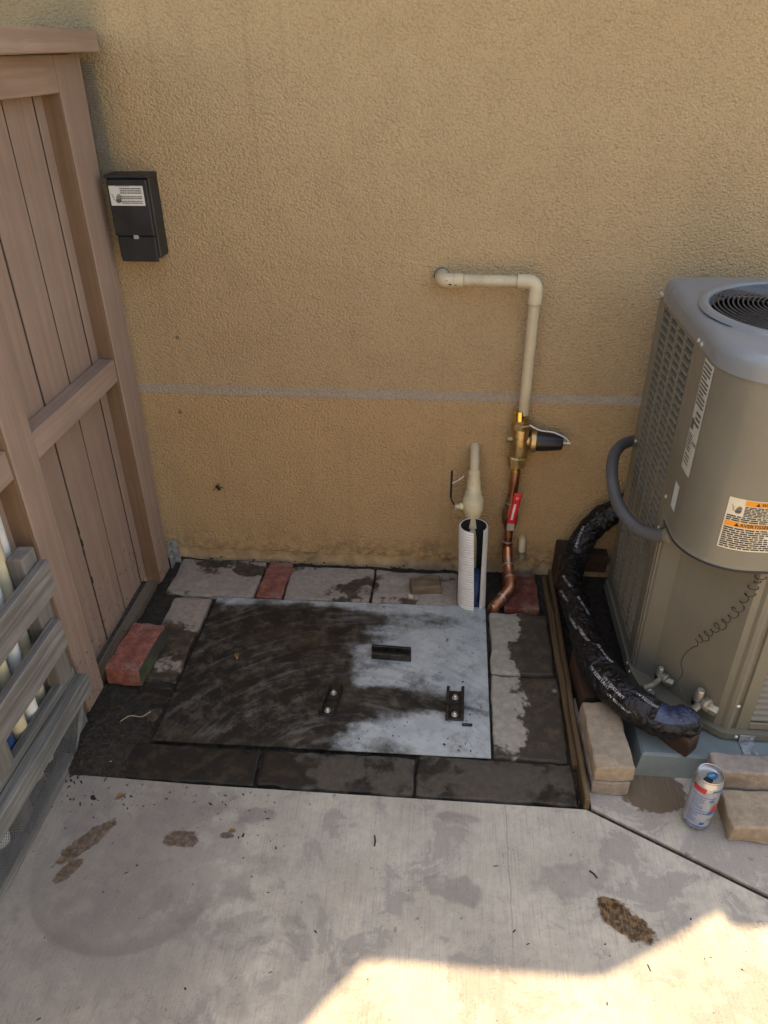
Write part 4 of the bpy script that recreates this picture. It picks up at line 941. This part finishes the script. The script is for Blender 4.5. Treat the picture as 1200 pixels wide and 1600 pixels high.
# ---- black wrapped refrigerant line
lp = smoothpath([(.62, 1.945, .34), (.53, 1.935, .292), (.450, 1.925, .228), (.402, 1.885, .150), (.376, 1.79, .125), (.374, 1.697, .130), (.381, 1.60, .130), (.386, 1.50, .130), (.405, 1.40, .134), (.452, 1.305, .140), (.515, 1.262, .128), (.568, 1.262, .124), (.598, 1.278, .128)], 14)
ls = thing('refrigerant_line', (.4, 1.6, 0), 'thick refrigerant line wrapped in crinkled black vinyl beside the air conditioner', 'pipe')
fr = frames(lp); seg = 40; vv = []; nl = len(lp)
def lrad(i, th):
    t = i/nl; base = .0365+.006*(t > .55)*math.sin(min(1, (t-.55)/.3)*math.pi)
    if t > .93: base *= 1-.55*((t-.93)/.07)**2
    w_ = math.sin((i*.9+th*2.0))*.0012
    q = Vector((i*.30+math.cos(th)*1.4, math.sin(th)*1.4, t*3)); return base+w_+.0034*mnoise.noise(q)+.0022*abs(mnoise.noise(q*2.3))
def lpt(i, th, l=0.):
    i = max(0, min(nl-1.001, i)); i0 = int(i); f_ = i-i0; c = lp[i0].lerp(lp[i0+1], f_); t, a, bb = fr[i0]; r_ = lrad(i0, th)*(1-f_)+lrad(i0+1, th)*f_+l
    return c+a*math.cos(th)*r_+bb*math.sin(th)*r_
b = MB(); vv = [lpt(i, 2*math.pi*j/seg) for i in range(nl-1) for j in range(seg)]
b.add(vv, [(i*seg+j, i*seg+(j+1) % seg, (i+1)*seg+(j+1) % seg, (i+1)*seg+j) for i in range(nl-2) for j in range(seg)], True)
b.add(vv[-seg:], [tuple(range(seg))]); wr = b.build('vinyl_wrap', 'film', ls)
# print on the wrap: run text along the line on the side that faces up and out
def up_angle(i):
    i = int(max(0, min(nl-2, i))); t, a, bb = fr[i]; d_ = Vector((-.25, -.45, 1)); return math.atan2(d_.dot(bb), d_.dot(a))
steps = sum((lp[i+1]-lp[i]).length for i in range(nl-1))/(nl-1)
def ls_surf(i0, da, spin=0.):
    def f(u, v, l): return lpt(i0+u/steps, up_angle(i0+u/steps)+da-(v)/.036+spin*u, l+.0009)
    return f
b = MB()
for (i0, da, s_, spin) in ((118, .35, .0085, 2), (128, -.25, .0085, 1), (122, .9, .008, 0), (60, .5, .010, -6), (76, -.2, .010, -6), (92, .4, .010, -5), (104, -.4, .010, -4), (30, .2, .011, -3), (112, .6, .010, 0), (84, .9, .009, -5), (68, 1.0, .009, -6), (141, .25, .011, 0)):
    text_on(b, ls_surf(i0, da, spin), 'UV RESISTANT', 0, 0, min(s_, .0098), .0, 0)
stuff(b.build('print', 'wrap_ink', ls))
b = MB()
for i in range(143, 158):
    pass
vv = [lpt(i, up_angle(i)+R(-62+88*j/8), .0014+.0014*mnoise.noise(Vector((i*.6, j*.7, 0)))) for i in range(137, 163) for j in range(9)]
b.add(vv, [(i*9+j, i*9+j+1, (i+1)*9+j+1, (i+1)*9+j) for i in range(25) for j in range(8)], True); b.build('tape_patch', 'foil', ls)

# ---- brown timbers around the line
def timber(c, sx, sy, sz, rot, label, seed, name='timber'):
    mt_ = Matrix.Translation(Vector(c)) @ Matrix.Rotation(R(rot), 4, 'Z')
    tag(MB().bbox((-sx/2, -sy/2, 0), (sx/2, sy/2, sz), .004, 2, mt_, 3, .003, seed, 14).build(name, 'brown_wood', None, c), label, 'timber')
timber((.548, 1.275, .0605), .045, .125, .052, 42, 'dark brown wood block on the pad under the wrapped line end', 1)
timber((.380, 1.938, -.01), .052, .085, .150, 0, 'reddish brown wood post stub against the wall behind the wrapped line', 2)
timber((.463, 1.958, .05), .10, .045, .06, 0, 'reddish brown wood offcut against the wall left of the air conditioner', 3)
timber((.385, 1.46, -.01), .048, .17, .085, 3, 'dark brown wood block under the wrapped line behind the tan blocks', 4)

# ================================================================== BLOCKS AND CAN
def block(x0, x1, y0, y1, z0, z1, mat, label, seed, rot=0):
    c = Vector(((x0+x1)/2, (y0+y1)/2, z0)); mt_ = Matrix.Translation(c) @ Matrix.Rotation(R(rot), 4, 'Z') @ Matrix.Translation(-c)
    tag(MB().bbox((x0, y0, z0), (x1, y1, z1), .005, 2, mt_, 4, .0042, seed, 30).build('concrete_block', mat, None, c), label, 'block', 'tan concrete blocks on the slab')
block(.357, .440, 1.145, 1.345, .0015, .044, 'block_g', 'lower tan block of the stack at the front corner of the pit', 1, 1)
block(.356, .444, 1.148, 1.345, .0455, .090, 'block', 'upper tan block of the stack, below the wrapped line', 2, 2)
block(.632, .850, 1.047, 1.146, .0015, .050, 'block', 'flat tan block lying in front, right of the can', 3, 0)
block(.612, .840, 1.150, 1.203, .0015, .100, 'block_g', 'tan block standing on edge against the pad behind the can', 4, 0)
can = thing('beverage_can', (.577, 1.093, .0015), 'slim silver and blue opened drink can standing on the slab', 'can')
CX, CY = .577, 1.093; r0 = .0295; z0 = .0015
MB().lathe([(.020, z0+.003), (.0215, z0), (.0235, z0+.001), (r0-.001, z0+.012), (r0, z0+.018), (r0, z0+.136), (r0-.001, z0+.140), (.0262, z0+.150)], (CX, CY, 0), (0, 0, 1), 40, True, False).build('can_body', 'can', can)
b = MB(); prof = [(.0262, z0+.1495), (.0272, z0+.151), (.0275, z0+.1535), (.0268, z0+.1548), (.0255, z0+.1545), (.0246, z0+.149), (.0236, z0+.1455), (.001, z0+.1457)]
b.lathe(prof, (CX, CY, 0), (0, 0, 1), 40, True, False); ld = b.build('can_end', 'can', can)
sc_ = lambda u, v, l: (CX+(r0+l)*math.sin(u/r0), CY-(r0+l)*math.cos(u/r0), z0+v)
def cpoly(mb, pts, l, n=6):
    # quad with straight sides split along u
    (a, b_, c, d_) = pts
    for i in range(n):
        t0, t1 = i/n, (i+1)/n; L_ = lambda p_, q_, t: (p_[0]+(q_[0]-p_[0])*t, p_[1]+(q_[1]-p_[1])*t)
        mb.add([sc_(*L_(a, b_, t0), l), sc_(*L_(a, b_, t1), l), sc_(*L_(d_, c, t1), l), sc_(*L_(d_, c, t0), l)], [(0, 1, 2, 3)])
b = MB(); cpoly(b, [(-.052, .020), (.004, .020), (.004, .126), (-.052, .126)], .0002, 10); cpoly(b, [(-.01, .02), (.016, .02), (.024, .056), (-.004, .056)], .0003); b.build('pale_print', 'can_pale', can)
b = MB()
cpoly(b, [(-.016, .060), (.042, .060), (.046, .134), (.003, .134)], .0004, 10); cpoly(b, [(-.036, .017), (.040, .017), (.040, .021), (-.036, .021)], .0004, 12)
cpoly(b, [(-.036, .068), (.0, .068), (.0, .070), (-.036, .070)], .0004, 6); cpoly(b, [(-.036, .110), (.014, .110), (.014, .112), (-.036, .112)], .0004, 8)
cpoly(b, [(-.006, .026), (.003, .026), (.004, .034), (-.005, .034)], .0005, 2); words(b, lambda u, v, l: sc_(u, v, l), -.034, .074, -.006, .106, 6, .9, .35, .0005, 5, (.1, .3)); words(b, lambda u, v, l: sc_(u, v, l), -.034, .028, -.012, .064, 7, .9, .35, .0005, 6, (.1, .3))
words(b, lambda u, v, l: sc_(u, v, l), .000, .098, .012, .106, 2, .9, .6, .0005, 6, (.3, .5)); b.build('blue_print', 'can_blue', can)
b = MB(); cpoly(b, [(-.040, .122), (-.012, .122), (-.010, .136), (-.040, .136)], .0005, 6); cpoly(b, [(.010, .066), (.026, .066), (.028, .086), (.013, .086)], .0006, 4); b.build('red_print', 'can_red', can)
def oval(mb, cx, cy, a_, b_, z, rot=0, n=20):
    mb.add([(cx+a_*math.cos(t)*math.cos(rot)-b_*math.sin(t)*math.sin(rot), cy+a_*math.cos(t)*math.sin(rot)+b_*math.sin(t)*math.cos(rot), z) for t in [2*math.pi*i/n for i in range(n)]], [tuple(range(n))])
b = MB(); oval(b, CX-.006, CY-.010, .0105, .0085, z0+.1460, R(20)); b.build('mouth', 'black', ld)
b = MB(); q = [(.0125*math.cos(t), .0085*math.sin(t)) for t in [2*math.pi*i/18 for i in range(18)]]; mt2 = Matrix.Translation((CX+.005, CY+.001, 0)) @ Matrix.Rotation(R(20), 4, 'Z')
pq = [(mt2 @ Vector((x, y, 0))) for x, y in q]; b.prism([(v.x, v.y) for v in pq], z0+.1470, z0+.1488); tb_ = b.build('pull_tab', 'tab', ld)
b = MB(); text_on(b, lambda u, v, l: mt2 @ Vector((u, v, z0+.1489+l)), 'clo', -.0075, -.003, .0105, .0002, .0002); b.build('tab_print', 'can_pale', tb_)

# ================================================================== LOOSE BITS
def chips(n, region, smin, smax, seed, zf):
    rnd = random.Random(seed); b = MB()
    for _ in range(n):
        x, y = region(rnd); s_ = rnd.uniform(smin, smax)*rnd.choice((.6, 1, 1, 1.5)); mt_ = Matrix.Translation((x, y, zf(x, y)+s_*.2)) @ Matrix.Rotation(rnd.uniform(0, 6.3), 4, 'Z') @ Matrix.Rotation(rnd.uniform(-.4, .4), 4, 'X')
        l, w_, h_ = s_*rnd.uniform(.6, 1.6), s_*rnd.uniform(.3, .7), s_*rnd.uniform(.1, .4); q = [mt_ @ Vector(v) for v in ((-l, -w_*.4, -h_), (l*.8, -w_, -h_), (l, w_*.7, -h_), (-l*.6, w_, -h_), (-l*.2, 0, h_), (l*.3, .1*w_, h_))]
        b.add(q, [(0, 1, 5, 4), (1, 2, 5), (2, 3, 4, 5), (3, 0, 4)])
    return b
tag(chips(420, lambda r_: (-.84+r_.gauss(0, .045), 1.20+r_.gauss(0, .075)), .002, .0062, 1, lambda x, y: max(soil_h(x, y), -.012 if y > 1.22 or x > -.786 else -.1) if y > 1.105 else 0.).build('mulch', 'debris'), 'dark wet mulch and crumbs piled in the corner by the rack', 'mulch', None, 'stuff')
def reg2(r_):
    if r_.random() < .55: return (r_.uniform(-.85, -.30), 1.095-abs(r_.gauss(0, .09)))
    return (r_.uniform(-.8, .7), r_.uniform(.55, 1.09))
def safe(r_):
    while True:
        x, y = reg2(r_)
        if y < 1.095 and not (x > .33 and y > 1.09-.55*(x-.35)): return x, y
tag(chips(190, safe, .0010, .0034, 2, lambda x, y: 0.).build('crumbs', 'debris'), 'scattered dark crumbs on the concrete slab', 'crumbs', None, 'stuff')
tag(chips(130, lambda r_: (r_.uniform(-.66, .12), 1.23+abs(r_.gauss(0, .16))), .0012, .0032, 3, lambda x, y: .008).build('crumbs', 'debris'), 'scattered dark crumbs on the steel lid', 'crumbs', None, 'stuff')
tag(chips(120, lambda r_: (r_.uniform(-.86, .31), 1.972+r_.gauss(0, .010)), .002, .006, 4, lambda x, y: .002).build('mulch', 'debris'), 'line of dark dirt along the foot of the wall', 'dirt', None, 'stuff')
tag(chips(90, lambda r_: (-.862+r_.gauss(0, .02), r_.uniform(1.24, 1.80)), .002, .006, 5, lambda x, y: -.008).build('mulch', 'debris'), 'dark dirt along the foot of the fence', 'dirt', None, 'stuff')
tag(chips(60, lambda r_: (r_.uniform(.31, .35), r_.uniform(1.11, 1.2)), .002, .005, 6, lambda x, y: -.01).build('mulch', 'debris'), 'dirt at the front right corner of the paving', 'dirt', None, 'stuff')
def leaf(x, y, z, s_, rot, label):
    b = MB(); q = []
    for i in range(7):
        t = i/6; w_ = math.sin(math.pi*t)*.45+.02
        for sg_ in (-1, 0, 1): q.append(Vector(((t-.5)*2, sg_*w_, abs(sg_)*.35*math.sin(t*3)+.25*math.sin(t*3.1))))
    mt_ = Matrix.Translation((x, y, z)) @ Matrix.Rotation(R(rot), 4, 'Z') @ Matrix.Scale(s_, 4)
    b.add([mt_ @ v for v in q], [(i*3+j, i*3+j+1, (i+1)*3+j+1, (i+1)*3+j) for i in range(6) for j in range(2)], True)
    tag(b.build('dry_leaf', 'leaf', None, (x, y, z)), label, 'leaf', 'fallen dry leaves')
leaf(-.706, 1.052, .001, .013, 40, 'curled tan leaf on the slab near the rack corner')
leaf(-.556, 1.52, .007, .014, 110, 'curled brown leaf on the blackened part of the lid')
leaf(-.43, .985, .001, .009, 10, 'small orange brown leaf on the slab below the front slabs')
b = MB().tube(smoothpath([(-.80, 1.262, .0), (-.775, 1.285, .006), (-.745, 1.288, .003), (-.725, 1.302, .008)], 6), .0014, 6)
tag(b.build('root', 'root'), 'pale curved root lying on the dark dirt below the mossy brick', 'root')
for (a, b_, lab) in (((-.80, 1.128, .0), (-.765, 1.145, .004), 'pale splinter in the dark mulch by the rack'), ((.330, .955, .001), (.343, .940, .001), 'short dark twig on the slab toward the right'), ((-.12, 1.0, .001), (-.118, .975, .001), 'short dark chip upright on the middle of the slab')):
    tag(MB().tube([Vector(a), (Vector(a)+Vector(b_))/2+Vector((.002, 0, .001)), Vector(b_)], .0018, 6).build('twig', 'root' if 'pale' in lab else 'debris'), lab, 'twig')
